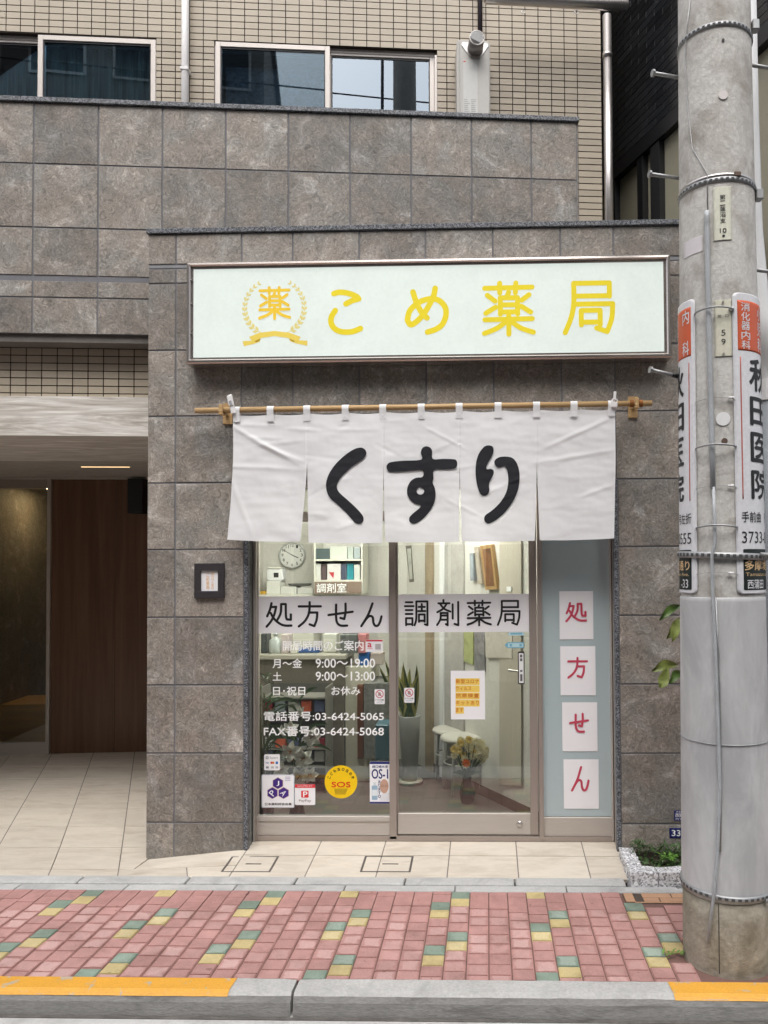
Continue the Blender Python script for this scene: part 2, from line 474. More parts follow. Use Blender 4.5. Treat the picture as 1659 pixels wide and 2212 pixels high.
def add_stroke(bm, pts, w, place, d):
    """a round-ended ribbon along pts (2-D), laid on a surface by place(x, z, lift)"""
    n = len(pts)
    Ls, Rs = [], []
    for i, p in enumerate(pts):
        a = pts[max(i-1, 0)]; b = pts[min(i+1, n-1)]
        dx, dz = b[0]-a[0], b[1]-a[1]; l = math.hypot(dx, dz) or 1
        nx, nz = -dz/l, dx/l; k = 1
        if 0 < i < n-1:
            e = (p[0]-a[0], p[1]-a[1]); le = math.hypot(*e) or 1
            k = min(1.4, 1/max(.3, abs(nx*(-e[1]/le) + nz*(e[0]/le))))
        Ls.append((p[0]+nx*w/2*k, p[1]+nz*w/2*k)); Rs.append((p[0]-nx*w/2*k, p[1]-nz*w/2*k))
    V = lambda q: bm.verts.new(place(q[0], q[1], d))
    L_, R_ = [V(q) for q in Ls], [V(q) for q in Rs]
    for i in range(n-1): bm.faces.new((R_[i], R_[i+1], L_[i+1], L_[i]))
    for e, (p, q) in enumerate(((pts[0], pts[1]), (pts[-1], pts[-2]))):
        an = math.atan2(p[1]-q[1], p[0]-q[0])
        arc = [V((p[0]+w/2*math.cos(an+t), p[1]+w/2*math.sin(an+t))) for t in (-PI/3, -PI/6, 0, PI/6, PI/3)]
        bm.faces.new(([R_[-1]] + arc + [L_[-1]]) if e else ([L_[0]] + arc + [R_[0]]))
KAN = {
 'こ': [[(14,7),(32,4),(58,7),(80,14),(88,20)], [(88,20),(68,24),(50,31)], [(18,46),(7,60),(6,75),(17,88),(38,95),(68,95),(93,88)]],
 'め': [[(19,11),(28,36),(40,56),(51,66)], [(70,4),(65,23),(47,53),(30,71),(14,80),(6,70)], [(6,70),(12,50),(33,33),(58,26),(79,30),(93,45),(94,63),(86,80),(72,90),(52,96)]],
 '薬': [[(4,12),(95,11)], [(33,3),(33,21)], [(64,3),(63,21)], [(50,20),(46,29)], [(34,30),(34,60)], [(34,30),(67,30)], [(67,30),(67,60)], [(34,43),(67,43)], [(34,56),(67,56)],
       [(9,25),(24,36)], [(6,58),(25,47)], [(89,25),(75,35)], [(74,46),(92,57)], [(4,70),(95,69)], [(50,58),(50,97)], [(46,73),(27,86),(3,95)], [(54,73),(73,86),(97,94)]],
 '局': [[(21,4),(21,40),(16,67),(4,96)], [(21,4),(89,4)], [(89,4),(89,29)], [(21,28),(89,28)], [(24,43),(95,43)], [(95,43),(93,70),(84,95)], [(84,95),(64,88)], [(35,56),(35,82)], [(35,55),(71,55)], [(71,55),(71,82)], [(35,77),(71,77)]],
 '処': [[(21,2),(15,28),(4,55)], [(18,18),(39,17)], [(39,17),(32,48),(20,74),(2,97)], [(18,42),(32,66),(55,86),(75,93),(99,93)], [(59,6),(57,42),(44,70)], [(59,6),(77,6)], [(77,6),(78,55),(82,68)], [(82,68),(97,69)], [(97,69),(97,48)]],
 '方': [[(50,-2),(50,13)], [(3,15),(98,15)], [(50,16),(45,48),(28,76),(3,96)], [(46,40),(83,40)], [(83,40),(80,70),(70,95)], [(70,95),(50,88)]],
 'せ': [[(3,50),(98,37)], [(70,4),(70,38),(65,66)], [(65,66),(50,62)], [(33,8),(33,60),(38,83),(52,93),(76,93)]],
 'ん': [[(56,3),(35,50),(3,95)], [(8,88),(30,62),(45,54),(57,60),(60,80),(68,93),(82,92),(92,76),(98,56)]],
 '調': [[(5,9),(33,9)], [(1,24),(38,24)], [(5,39),(33,39)], [(5,54),(33,54)], [(6,70),(6,97)], [(6,70),(33,70)], [(33,70),(33,97)], [(6,93),(33,93)], [(50,6),(50,55),(48,80),(42,97)], [(50,6),(97,6)], [(97,6),(97,97)], [(97,97),(86,94)],
       [(73,16),(73,42)], [(60,27),(86,27)], [(58,43),(88,43)], [(61,56),(61,84)], [(61,56),(85,56)], [(85,56),(85,84)], [(61,80),(85,80)]],
 '剤': [[(32,0),(32,12)], [(10,13),(58,13)], [(45,16),(30,34),(5,47)], [(18,16),(35,34),(62,45)], [(20,50),(18,75),(4,96)], [(50,50),(50,97)], [(50,97),(42,93)], [(20,60),(50,60)], [(20,76),(50,76)], [(20,50),(50,50)], [(72,17),(72,72)], [(96,8),(96,97)], [(96,97),(80,92)]],
}
def kanji(name, ch, x0, x1, z0, z1, Y, w, m, parent=None, lift=.0016, taper=None):
    """a round-stroked character between x0..x1, z0..z1 (z1 top) on the plane y = Y; strokes lie on one another"""
    bm = B()
    for i, s in enumerate(KAN[ch]):
        p = [(x0 + a/100*(x1-x0), z1 - b/100*(z1-z0)) for a, b in s]
        add_stroke(bm, smooth_line(p, 6) if len(p) > 2 else p, w, lambda x, z, d: (x, Y - d, z), lift + i*.00012)
    return obj(name, bm, m, parent)
def vtext(name, body, xc, w, z1, z0, Y, m, parent, bold=0, gap=.12):
    """characters one below the other"""
    n = len(body); h = (z1 - z0)/n
    bm = B()
    for i, ch in enumerate(body):
        if ch == ' ': continue
        text_on('', ch, xc-w/2, xc+w/2, z1-(i+1)*h+h*gap/2, z1-i*h-h*gap/2, Y, m, None, bold, 1, bm)
    return obj(name, bm, m, parent)
def rrect(x0, x1, z0, z1, r, n=4):
    p = []
    for cx, cz, a in ((x1-r, z1-r, 0), (x0+r, z1-r, PI/2), (x0+r, z0+r, PI), (x1-r, z0+r, 1.5*PI)):
        p += [(cx + r*math.cos(a+PI/2*k/n), cz + r*math.sin(a+PI/2*k/n)) for k in range(n+1)]
    return p

# ================================================================== SETTING
FY = 4.69            # shop front
DY = 4.84            # door line
KX0, KX1 = -7.0, 6.0
road = struct(obj('road', ([(-120, -90, -.105), (120, -90, -.105), (120, 130, -.105), (-120, 130, -.105)], [(0, 1, 2, 3)]), M_ASPH))
gut = struct(obj('road_gutter', box(KX0, KX1, 2.55, 3.22, -.101, -.088, .004), M_GUTTER))
# kerb blocks, two metres each, with the yellow no-stopping paint on two of them
kerb = bpy.data.objects.new('kerb', None); C.objects.link(kerb); kerb['kind'] = 'structure'
kj = atz(642, 2122, 0).x
def kerb_block(a, b):
    prof = [(3.175, -.1), (3.168, -.085), (3.172, -.03), (3.182, -.008), (3.205, .004), (3.292, .004), (3.292, -.1)]
    bm = B()
    n = max(2, int((b-a)/.06)); rows = []
    for i in range(n+1):
        x = a + (b-a)*i/n
        e = .006 if i in (0, n) else 0
        rows.append([bm.verts.new((x, y + (e if j in (1, 2, 3) else 0) + random.uniform(-.0012, .0012), z - (e*.6 if 1 < j < 6 else 0) + random.uniform(-.001, .001))) for j, (y, z) in enumerate(prof)])
    for i in range(n):
        for j in range(len(prof)-1):
            bm.faces.new((rows[i][j], rows[i][j+1], rows[i+1][j+1], rows[i+1][j]))
    bm.faces.new(rows[0]); bm.faces.new(rows[-1][::-1])
    bmesh.ops.recalc_face_normals(bm, faces=bm.faces[:])
    return bm
for k in range(-3, 4):
    a, b = kj + k*2.0 + .006, kj + (k+1)*2.0 - .006
    if b < KX0 or a > KX1: continue
    o = obj('kerb_stone', kerb_block(a, b), M_KERB, kerb)
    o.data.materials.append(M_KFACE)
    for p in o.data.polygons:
        if p.normal.y < -.75 and p.center.z < -.006: p.material_index = 1  # front face takes a darker concrete tone with dark blotches
def kerb_paint(a, b, sl):
    bm = B(); n = int((b-a)/.05)
    prof = [(3.1785, -.010), (3.188, -.0010), (3.204, .0068), (3.288, .0068)]
    rows = []
    for i in range(n+1):
        t = a + (b-a)*i/n
        rows.append([bm.verts.new((t + (0 if 0 < i < n else sl[0 if i == 0 else 1]*(3.29-y)), y, z + random.uniform(-.0006, .0006)*(y < 3.2))) for y, z in prof])
    for i in range(n):
        for j in range(3): bm.faces.new((rows[i][j], rows[i][j+1], rows[i+1][j+1], rows[i+1][j]))
    bmesh.ops.recalc_face_normals(bm, faces=bm.faces[:])
    return bm
obj('painted_strip', kerb_paint(KX0+.4, atz(513, 2116, 0).x, (0, -.05)), M_KPAINT, kerb)
obj('painted_strip', kerb_paint(atz(1441, 2122, 0).x, 3.2, (.05, 0)), M_KPAINT, kerb)
struct(obj('silt_line', box(KX0, KX1, 3.150, 3.1675, -.0878, -.0845), mat('gutter_silt', (.12, .11, .10), .95, var=.4, scale=12)))
# brick pavement
pav = struct(obj('pavement', box(KX0, KX1, 3.292, 4.187, -.1, -.006), M_SAND))
POLE = Vector((0, 0, 0))
pf = atz(1564, 2112, 0)
PR0 = .189
pv = Vector((pf.x, pf.y, 0)).normalized()
POLE = Vector((pf.x + .016, pf.y, 0)) + pv*PR0
CW, RH = .0985, .0915
X0G = -.004
bricks = []
for ci in range(-72, 60):
    xa = X0G + ci*CW
    if xa < KX0 or xa + CW > KX1: continue
    k = ci % 10                                  # green-yellow pairs repeat over ten columns
    ph = {8: 3.735, 7: 3.60, 3: 3.51, 2: 3.372}.get(k)
    off = ph if ph is not None else random.choice((0, .04, .07)) + 3.3
    j0 = int((3.292 - off)/RH) - 1
    for j in range(j0, j0 + 14):
        y1 = off + j*RH; y0 = y1 - RH
        col = M_BR
        if ph is not None:
            r = j % 5
            col = M_BG if r == 0 else M_BY if r == 4 else M_BR
        y0, y1 = max(y0, 3.295), min(y1, 4.185)
        if y1 - y0 < .018: continue
        cx, cy = xa + CW/2, (y0+y1)/2
        if math.hypot(cx-POLE.x, cy-POLE.y) < PR0 + .035: continue
        if cx > .70 and cy > 4.055 and cx < 1.9: continue        # the inspection cover lies here
        bricks.append((xa+.0026, xa+CW-.0026, y0+.0008, y1-.0008, col))
vis = sorted([b for b in bricks if -2.75 < b[0] < 1.35], key=lambda b: (b[2]+b[3]))
ind = vis[:300]; ids = set(map(id, ind))
def brick_mesh(w, h, m):
    k = ('brick', round(w, 3), round(h, 3), m.name)
    if k not in TM:
        bm = box(-w/2, w/2, -h/2, h/2, -.03, 0)
        top = [e for e in bm.edges if all(v.co.z > -.01 for v in e.verts)]
        bmesh.ops.bevel(bm, geom=top, offset=.0035, segments=2, affect='EDGES')
        me = bpy.data.meshes.new('brick'); bm.to_mesh(me); bm.free(); me.materials.append(m)
        for p in me.polygons: p.use_smooth = False
        TM[k] = me
    return TM[k]
rest = {}
pavM = world_of(pav).translation
for b in bricks:
    a, c, d, e, m = b
    z = random.uniform(-.0015, .0015)
    if id(b) in ids:
        link('brick', brick_mesh(c-a, e-d, m), m, pav, loc=Vector(((a+c)/2, (d+e)/2, z)) - pavM, rot=(random.uniform(-.008, .008), random.uniform(-.008, .008), 0))
    else:
        add_box(rest.setdefault(m, B()), a, c, d, e, -.03, z)
for m, bm in rest.items(): stuff(obj('brick_field', bm, m, pav))
# strip of flat concrete and the low edging stones before the shop
edging = bpy.data.objects.new('edging', None); C.objects.link(edging); edging['kind'] = 'structure'
xs = [atz(u*.5486, 1918, 0).x for u in (63, 501, 936, 1361, 1793, 2229)]
p = (xs[-1]-xs[0])/5
for k in range(-8, 12):
    a = xs[0] + k*p
    if a > .70-p and a > .2: 
        if a > .72: break
    link('edging_stone', tile_mesh(p-.006, .074, .06, M_EDGE, .003, 'z'), M_EDGE, edging, loc=(a+p/2, 4.224, .001))
xs = [atz(u*.5486, 1905, 0).x for u in (311, 738, 1168, 1593, 2027)]
p = (xs[-1]-xs[0])/4
for k in range(-9, 6):
    a = xs[0] + k*p
    if a + p > .8: continue
    link('edging_stone', tile_mesh(p-.008, .092, .06, M_EDGE, .006, 'z'), M_EDGE, edging, loc=(a+p/2, 4.309, .010))
link('edging_stone', tile_mesh(4.2, .05, .05, M_EDGE, .004, 'z'), M_EDGE, edging, loc=(.72+2.1, 4.215, .002))
# cream tile floor: level in the entrance, ramped in front of the shop
AS = .098
ap0, apn = Vector((0, 4.36, 0)), Vector((0, -AS, 1))
def zf(x, y):
    t = max(0, y - 4.357)
    zr = t*AS
    zl = -.03*min(1, t/.33)
    k = min(1, max(0, (x + 2.08)/.60))
    return zl*(1-k) + zr*k
floor_o = bpy.data.objects.new('floor', None); C.objects.link(floor_o); floor_o['kind'] = 'structure'
def sheet(x0, x1, y0, y1, nx, ny, dz):
    bm = B()
    g = [[bm.verts.new((x, y, zf(x, y)+dz)) for y in lin(y0, y1, ny)] for x in lin(x0, x1, nx)]
    for i in range(nx-1):
        for j in range(ny-1): bm.faces.new((g[i][j], g[i+1][j], g[i+1][j+1], g[i][j+1]))
    return bm
bed = sheet(-6.5, -2.06, 4.357, 8.2, 40, 12, -.003)
b2 = sheet(-2.06, .78, 4.357, 4.95, 30, 4, -.003)
me_ = bpy.data.meshes.new('t'); b2.to_mesh(me_); b2.free(); bed.from_mesh(me_); bpy.data.meshes.remove(me_)
obj('floor_bed', bed, M_FJOINT, floor_o)
def floor_tile(pts, inset=.0035):
    c = Vector((sum(p[0] for p in pts)/len(pts), sum(p[1] for p in pts)/len(pts)))
    q = []
    n = len(pts)
    for i in range(n):
        p, a, b = Vector(pts[i]), Vector(pts[i-1]), Vector(pts[(i+1) % n])
        q.append(p + ((a-p).normalized() + (b-p).normalized())*inset)
    bm = B()
    m = [sum(zf(*x) for x in q)/n]
    lo = [bm.verts.new((x[0]-c.x, x[1]-c.y, zf(*x)-.02)) for x in q]
    hi = [bm.verts.new((x[0]-c.x, x[1]-c.y, zf(*x))) for x in q]
    bm.faces.new(hi)
    for i in range(n): bm.faces.new((lo[i], lo[(i+1) % n], hi[(i+1) % n], hi[i]))
    bmesh.ops.recalc_face_normals(bm, faces=bm.faces[:])
    me = bpy.data.meshes.new('floor_tile'); bm.to_mesh(me); bm.free()
    link('floor_tile', me, M_FLOOR, floor_o, loc=(c.x, c.y, 0))
yr = [4.357, atp(1000, 1848.8, ap0, apn).y, atp(1000, 1815.7, ap0, apn).y, 4.95]
xc = [atz(u, 1896.5, 0).x for u in (965.5, 1120.4, 1276)]
pt = (xc[2]-xc[0])/2
cols = [xc[0] + k*pt for k in range(-3, 4)]
cols = [-1.46] + [c for c in cols if -1.40 < c < .70] + [.775]
for i in range(len(cols)-1):
    for j in range(3): floor_tile([(cols[i], yr[j]), (cols[i+1], yr[j]), (cols[i+1], yr[j+1]), (cols[i], yr[j+1])])
A1, A2 = atz(187, 1668, -.03), atz(103, 1893, 0)
sk = (A1.x - A2.x)/(A1.y - A2.y)                 # the entrance tiles run askew
def xl(k, y): return A2.x + k*.398 + (y - A2.y)*sk
yrow = [4.357, 4.50] + [4.50 + .40*k for k in range(1, 10)]
for j in range(len(yrow)-1):
    for k in range(-9, 8):
        a, b = yrow[j], yrow[j+1]
        q = [(xl(k, a), a), (xl(k+1, a), a), (xl(k+1, b), b), (xl(k, b), b)]
        lim = -1.46 if b <= 4.52 else -2.06
        if min(p[0] for p in q) > lim - .05 or max(p[0] for p in q) < -5.5: continue
        q = [(min(x, lim), y) for x, y in q]
        if q[1][0] - q[0][0] < .03 and q[2][0] - q[3][0] < .03: continue
        if abs(q[1][0]-q[0][0]) < 1e-4: q = q[1:]
        elif abs(q[2][0]-q[3][0]) < 1e-4: q = q[:3]
        floor_tile(q)
floor_tile([(-2.06, 4.50), (-1.46, 4.50), (-1.46, 4.72), (-2.06, 4.72)])
# two inspection covers let into the tiles
def cover(pts, label):
    P_ = [atp(u*.5486, v*.5486, ap0, apn) for u, v in pts]
    x0 = (P_[0].x+P_[3].x)/2; x1 = (P_[1].x+P_[2].x)/2; y1 = (P_[0].y+P_[1].y)/2; y0 = (P_[2].y+P_[3].y)/2
    t = thing('inspection_cover', label, 'drain cover', ((x0+x1)/2, (y0+y1)/2, zf((x0+x1)/2, y0)))
    def bar(name, a, b, c, d, w=0):
        bm = B()
        q = [(a, c), (b, c), (b, d), (a, d)]
        lo = [bm.verts.new((x, y, zf(x, y)-.01)) for x, y in q]; hi = [bm.verts.new((x, y, zf(x, y)+.0022)) for x, y in q]
        bm.faces.new(hi)
        for i in range(4): bm.faces.new((lo[i], lo[(i+1) % 4], hi[(i+1) % 4], hi[i]))
        bmesh.ops.recalc_face_normals(bm, faces=bm.faces[:])
        obj(name, bm, MATS.get('cover_frame') or mat('cover_frame', (.17, .155, .14), .5, .5), t)
    w = .012
    bar('frame_bar', x0, x1, y0, y0+.007); bar('frame_bar', x0, x1, y1-.007, y1)
    bar('frame_bar', x0, x0+w, y0+.007, y1-.007); bar('frame_bar', x1-w, x1, y0+.007, y1-.007)
    bar('handle_slot', x0+(x1-x0)*.40, x0+(x1-x0)*.72, (y0+y1)/2-.004, (y0+y1)/2+.004)
cover([(905, 3374), (1093, 3370), (1073.6, 3433), (873.8, 3435)], 'flush tiled drain cover in the cream floor beside the tiled pier')
cover([(1435, 3372), (1627, 3372), (1619, 3435), (1419, 3433.5)], 'flush tiled drain cover in the cream floor before the glass doors')

# ================================================================== APARTMENT BUILDING (turned a little from the shop front)
BA = math.radians(5.8)
p0 = at(316, 620, 4.93); p0.z = 0
bt, bn = Vector((math.cos(BA), math.sin(BA), 0)), Vector((-math.sin(BA), math.cos(BA), 0))
apt = thing('apartment_building', 'beige tiled apartment building with grey stone-tiled balcony above the entrance', 'building', p0, BA)
def bl(u, v, off=0):
    q = atp(u, v, p0 + bn*off, bn)
    return (q - p0).dot(bt), q.z
def lbox(name, s0, s1, o0, o1, z0, z1, m, parent=None, bev=0):
    """box in the building's own frame: along, inwards, up"""
    me = bpy.data.meshes.new(name); bm = box(s0, s1, o0, o1, z0, z1, bev); bm.to_mesh(me); bm.free()
    return link(name, me, m, parent or apt)
k_ = .5486
WO = .65
# balcony
bz = bl(200, 222)[1]
zt = [3.236, bl(100, (900+450/1.659)*k_)[1], 3.583, 3.613, 3.925, 4.339, 4.738]
bal = lbox('balcony_wall', -2.6, 2.834, .0042, .16, 3.24, 4.735, M_GROUT)
sc = [-.709 + .4038*k for k in range(-5, 9)] + [2.834]
for zz in ((zt[0], zt[1]), (zt[1], zt[2]), (zt[3], zt[4]), (zt[4], zt[5]), (zt[5], zt[6])):
    lay_tiles('facing_tile', cells(sc, zz, joint=.010), 0, .004, M_TILE, bal, .0015, jit=.0006)
lbox('end_face', 2.8345, 2.842, .004, .155, 3.24, 4.735, M_TILE, bal)
sp = lin(-2.6, 2.85, 7)
for i in range(6): lbox('coping_stone', sp[i]+.001, sp[i+1]-.001, -.016, .19, 4.738, 4.768, M_GRANITE, bal, .002)
lbox('balcony_floor', -2.6, 2.83, .161, WO, 4.0, 4.1, mat('render_grey', (.30, .29, .28), .9), apt)
lbox('soffit', -2.6, 2.83, .02, .70, 3.19, 3.2385, mat('soffit_panel', (.16, .145, .13), .8), apt)
# upper wall with its small tiles
W1 = [bl(615*k_, 300*k_, WO)[0], bl(615*k_, 152*k_, WO)[1]]
W2 = [bl(843*k_, 300*k_, WO)[0], bl(1722*k_, 300*k_, WO)[0], bl(1300*k_, 178*k_, WO)[1]]
w1h = (-2.4, W1[0], 4.3, W1[1]); w2h = (W2[0], W2[1], 4.3, W2[2])
send = bl(1298.5, 120, WO)[0]
upper = lbox('upper_wall', -2.6, send, WO+.25, WO+.35, 3.5, 7.0, M_BEIGE_J)
for r in cells([-2.6, send], [3.6, 7.0], [w1h, w2h], 0):
    me = bpy.data.meshes.new('joint_bed'); bm = box(r[0], r[1], WO+.004, WO+.245, r[2], r[3]); bm.to_mesh(me); bm.free(); link('joint_bed', me, M_BEIGE_J, upper)
zr = bl(1270, (148/2.0133)*k_, WO)[1]
zs = [zr + .0493*k for k in range(-46, 30)]
zs = [z for z in zs if 3.9 < z < 6.95]
ss = [-1.112 + .1*k for k in range(-14, 42)]; ss = [s for s in ss if s < send - .02] + [send]
rc = [r for r in cells(ss, zs, [w1h, w2h, (-9, 2.70, 3, 4.45)], .0068, .012)]
lay_tiles('wall_tile', rc, WO, .0045, M_BEIGE, upper, .0008, 300, key=lambda r: (0 if r[3] < 5.98 and -1.35 < r[0] and (r[2] > 4.86 or r[0] > 2.72) else 50) + r[2], jit=.0004)
lbox('side_wall', send-.02, send-.001, WO+.36, 4.5, 0, 7.0, M_BEIGE, apt)
# the strip of small tiles over the entrance
SO = .15
EO_ = 2.62
zl_ = bl(100, 857, .12)[1]; zb_ = bl(158, 943, .12)[1]
strip = lbox('entrance_frieze', -2.6, .32, SO+.004, SO+.2, zl_-.02, 3.19, M_BEIGE_J)
ssn = [-.914 + .0985*k for k in range(-17, 14)]
zz = [3.188 - .0499*k for k in range(0, 7)]; zz = [zl_-.001] + zz[::-1]
lay_tiles('wall_tile', cells([s for s in ssn if s < .33], zz, [], .0068, .01), SO, .0045, M_BEIGE, strip, .0008, 300, jit=.0004)
lbox('unseen_entrance_wall', -2.6, -2.45, .2, EO_+2.3, -.06, 3.19, M_TILE)  # out of view, added to keep sky light out of the porch
lbox('entrance_beam', -2.6, .32, .10, 1.32, zb_, zl_, M_BEAM, None, .002)
# entrance ceiling, walnut panels, glass door
EO = 2.62
ez = zb_ + .012
lbox('entrance_ceiling', -2.6, .32, 1.321, EO+2.3, ez, ez+.1, mat('ceiling_board', (.46, .43, .39), .7))
lbox('ceiling_trim', -2.6, .32, EO-.07, EO-.005, ez-.016, ez-.001, M_ALU_L)
ES = bl(104, 1330, EO)[0]
zbot = bl(200, 1629, EO)[1]
for k, (a, b) in enumerate(((ES+.03, ES+.62), (ES+.623, ES+1.25))):
    lbox('walnut_panel', a, b, EO, EO+.04, -.05, ez-.001, M_WALNUT)
lbox('walnut_panel', ES+1.253, ES+1.70, EO, EO+.04, -.05, ez-.001, M_WALNUT)
df = lbox('door_frame', ES-.005, ES+.028, EO-.03, EO+.06, -.04, ez-.001, M_ALU_L, None, .002)
lbox('head_rail', -2.6, ES-.006, EO-.01, EO+.04, ez-.10, ez-.001, M_ALU, df)
lbox('bottom_rail', -2.6, ES-.006, EO-.01, EO+.04, -.04, .085, M_ALU_L, df)
lbox('door_glass', -2.6, ES-.006, EO+.01, EO+.016, .086, ez-.101, M_GLASS)
ROOM_ = mat('dark_core', (.08, .075, .07), .9)
LB = mat('lobby_wall', (.028, .017, .013), .6, var=.2, scale=2)
lbox('upper_mass', -2.6, 2.9, WO+1.3, 4.5, 2.95, 7.0, ROOM_)
lbox('lobby_back', -2.7, ES+.3, EO+2.2, EO+2.25, -.05, ez, LB)
lbox('lobby_side', ES+.3, ES+.34, EO+.07, EO+2.2, -.05, ez, LB)
lbox('lobby_floor', -2.7, ES+.3, EO+.045, EO+2.2, -.05, -.02, mat('lobby_floor_stone', (.16, .13, .10), .25))
lbox('lobby_bench', -2.5, ES-.05, EO+.5, EO+1.1, -.019, .36, mat('lobby_bench_wood', (.62, .36, .10), .35, var=.2, scale=6, stretch=(.3, 1, 4)))
lbox('notice_board', ES-.40, ES-.22, EO+2.14, EO+2.19, 1.55, 2.3, mat('grey_board', (.30, .31, .32), .6))
bx_ = bl(288, 1046, EO); bx2 = bl(320, 1111, EO)
o = lbox('wall_box', bx_[0], bx2[0], EO-.16, EO-.002, bx2[1], ez-.02, M_BLACK, None, .004)
# lobby lamp, and a glowing strip standing in for the porch ceiling's glow
WARM = flat('warm_glow', (1, .66, .34), .5, emit=.9)
def lamp_thing(name, label, s0, s1, o0, o1, z0, z1, m=WARM):
    q = p0 + bt*((s0+s1)/2) + bn*((o0+o1)/2); q.z = z0
    t = thing(name, label, 'light', q, BA)
    tm = world_of(t).inverted() @ world_of(apt)
    for nm, pad, za, zb, mm in (('trim', .012, z0+.004, z1, M_ALU_L), ('diffuser', 0, z0, z0+.004, m)):
        me = bpy.data.meshes.new(nm); bm = box(s0-pad, s1+pad, o0-pad, o1+pad, za, zb); bm.transform(tm); bm.to_mesh(me); bm.free(); link(nm, me, mm, t)
lq = bl(228, 1007, 1.75)
lamp_thing('ceiling_lamp', 'slim glowing strip standing in for the warm glow on the porch ceiling', lq[0]-.2, lq[0]+.2, 1.743, 1.757, ez-.006, ez-.0005)
lamp_thing('ceiling_lamp', 'warm ceiling lamp inside the dark lobby behind the entrance glass', -2.2, ES-.25, EO+.9, EO+1.0, ez-.012, ez-.0005, flat('lobby_lamp', (1, .70, .36), .5, emit=45))

# windows of the upper floor
def sash(parent, s0, s1, z1, o, fw=.036, gm=None):
    f = lbox('sash_frame', s0, s0+fw, o, o+.03, 4.3, z1, M_SASH, parent, .002)
    lbox('stile', s1-fw, s1, o, o+.03, 4.3, z1, M_SASH, f, .002)
    lbox('head_rail', s0+fw, s1-fw, o, o+.03, z1-fw, z1, M_SASH, f, .002)
    lbox('gasket', s0+fw, s1-fw, o+.008, o+.02, z1-fw-.012, z1-fw, M_BLACK, f)
    lbox('gasket', s0+fw, s0+fw+.008, o+.008, o+.02, 4.3, z1-fw-.012, M_BLACK, f)
    lbox('gasket', s1-fw-.008, s1-fw, o+.008, o+.02, 4.3, z1-fw-.012, M_BLACK, f)
    lbox('pane', s0+fw+.008, s1-fw-.008, o+.013, o+.018, 4.3, z1-fw-.012, gm or M_WGLASS, parent)
def curtain(parent, s0, s1, o, z0, z1, m, amp=.018, wl_=.09):
    bm = B(); n = int((s1-s0)/.012); rows = []
    ph = random.random()*6
    for i in range(n+1):
        s = s0 + (s1-s0)*i/n
        d = amp*math.sin(2*PI*s/wl_ + ph + 1.2*math.sin(s*9)) + amp*.4*math.sin(2*PI*s/.037)
        rows.append([bm.verts.new((s, o + d*k, z)) for z, k in ((z0, 1.2), ((z0+z1)/2, 1), (z1, .7))])
    for i in range(n):
        for j in range(2): bm.faces.new((rows[i][j], rows[i+1][j], rows[i+1][j+1], rows[i][j+1]))
    me = bpy.data.meshes.new('curtain'); bm.to_mesh(me); bm.free(); link('curtain', me, m, parent, True)
CUR = mat('sheer_curtain', (.48, .58, .57), .9, var=.75, scale=26, stretch=(1, 1, .04), emit=0)  # vertical stripes put the light and shade of folds into the colour
CUR2 = mat('pale_curtain', (.62, .66, .71), .9, var=.25, scale=22, stretch=(1, 1, .05))  # fainter stripes, again standing in for fold shading
ROOM = mat('room_dark', (.07, .065, .06), .9)
def window(s0, s1, z1, smid, lbl, c):
    w = lbox('window', s0-.001, s1+.001, WO+.035, WO+.10, z1-.03, z1-.001, M_SASH)
    w['label'] = lbl
    lbox('reveal', s1-.02, s1, WO+.012, WO+.10, 4.3, z1-.031, M_SASH, w, .002)
    lbox('reveal', s0, s0+.016, WO+.012, WO+.10, 4.3, z1-.031, M_SASH, w, .002)
    lbox('room', s0-.2, s1+.2, WO+1.2, WO+1.25, 4.1, z1+.2, ROOM, w)
    return w
w = window(w1h[0], w1h[1], w1h[3], 0, 'wide sliding window with sheer curtains left of the white downpipe', CUR)
m1 = bl(147*k_, 250*k_, WO)[0]
sash(w, m1, w1h[1]-.005, w1h[3]-.004, WO+.004)
sash(w, w1h[0], m1+.03, w1h[3]-.012, WO+.04)
curtain(w, w1h[0]+.1, w1h[1]-.02, WO+.12, 4.3, w1h[3]-.02, CUR, .035, .13)
w = window(w2h[0], w2h[1], w2h[3], 0, 'sliding window between the white downpipe and the water heater', CUR2)
m2 = bl(1299*k_, 300*k_, WO)[0]
sash(w, w2h[0]+.008, m2, w2h[3]-.004, WO+.004)
sash(w, m2-.03, w2h[1]-.02, w2h[3]-.012, WO+.04, gm=M_WGLASS2)
curtain(w, m2, w2h[1]-.05, WO+.16, 4.3, w2h[3]-.02, CUR2, .018, .10)
lbox('blind', w2h[0]+.05, m2-.04, WO+.15, WO+.155, 4.3, w2h[3]-.10, mat('lace_blind', (.36, .42, .54), .8, var=.55, scale=22, fine=60, finev=.3), w)

# pipes on the upper wall
def world_pt(s, off, z): q = p0 + bt*s + bn*off; return Vector((q.x, q.y, z))
s_, _ = bl(400, 120, WO-.05)
t = tag(obj('downpipe', tube([world_pt(s_, WO-.05, 4.1), world_pt(s_, WO-.05, 7)], .027, 14), M_PVC, None, True), 'slim white plastic downpipe between the two upper windows', 'pipe')
for z in (5.37,):
    obj('pipe_clip', box(-.03, .03, -.03, .05, z-.012, z+.012, .003, M=Matrix.Translation(world_pt(s_, WO-.05, 0)) @ Matrix.Rotation(BA, 4, 'Z')), M_PVC, t)
s_, _ = bl(1037, 40, WO-.03)
hz = bl(1022, 85, WO-.2)[1]
tag(obj('vent_pipe', tube([world_pt(s_, WO-.03, hz-.1), world_pt(s_, WO-.03, 7)], .018, 12), mat('dark_pipe', (.03, .022, .03), .5), None, True), 'dark thin pipe rising behind the water heater', 'pipe')
s_ = send + .045
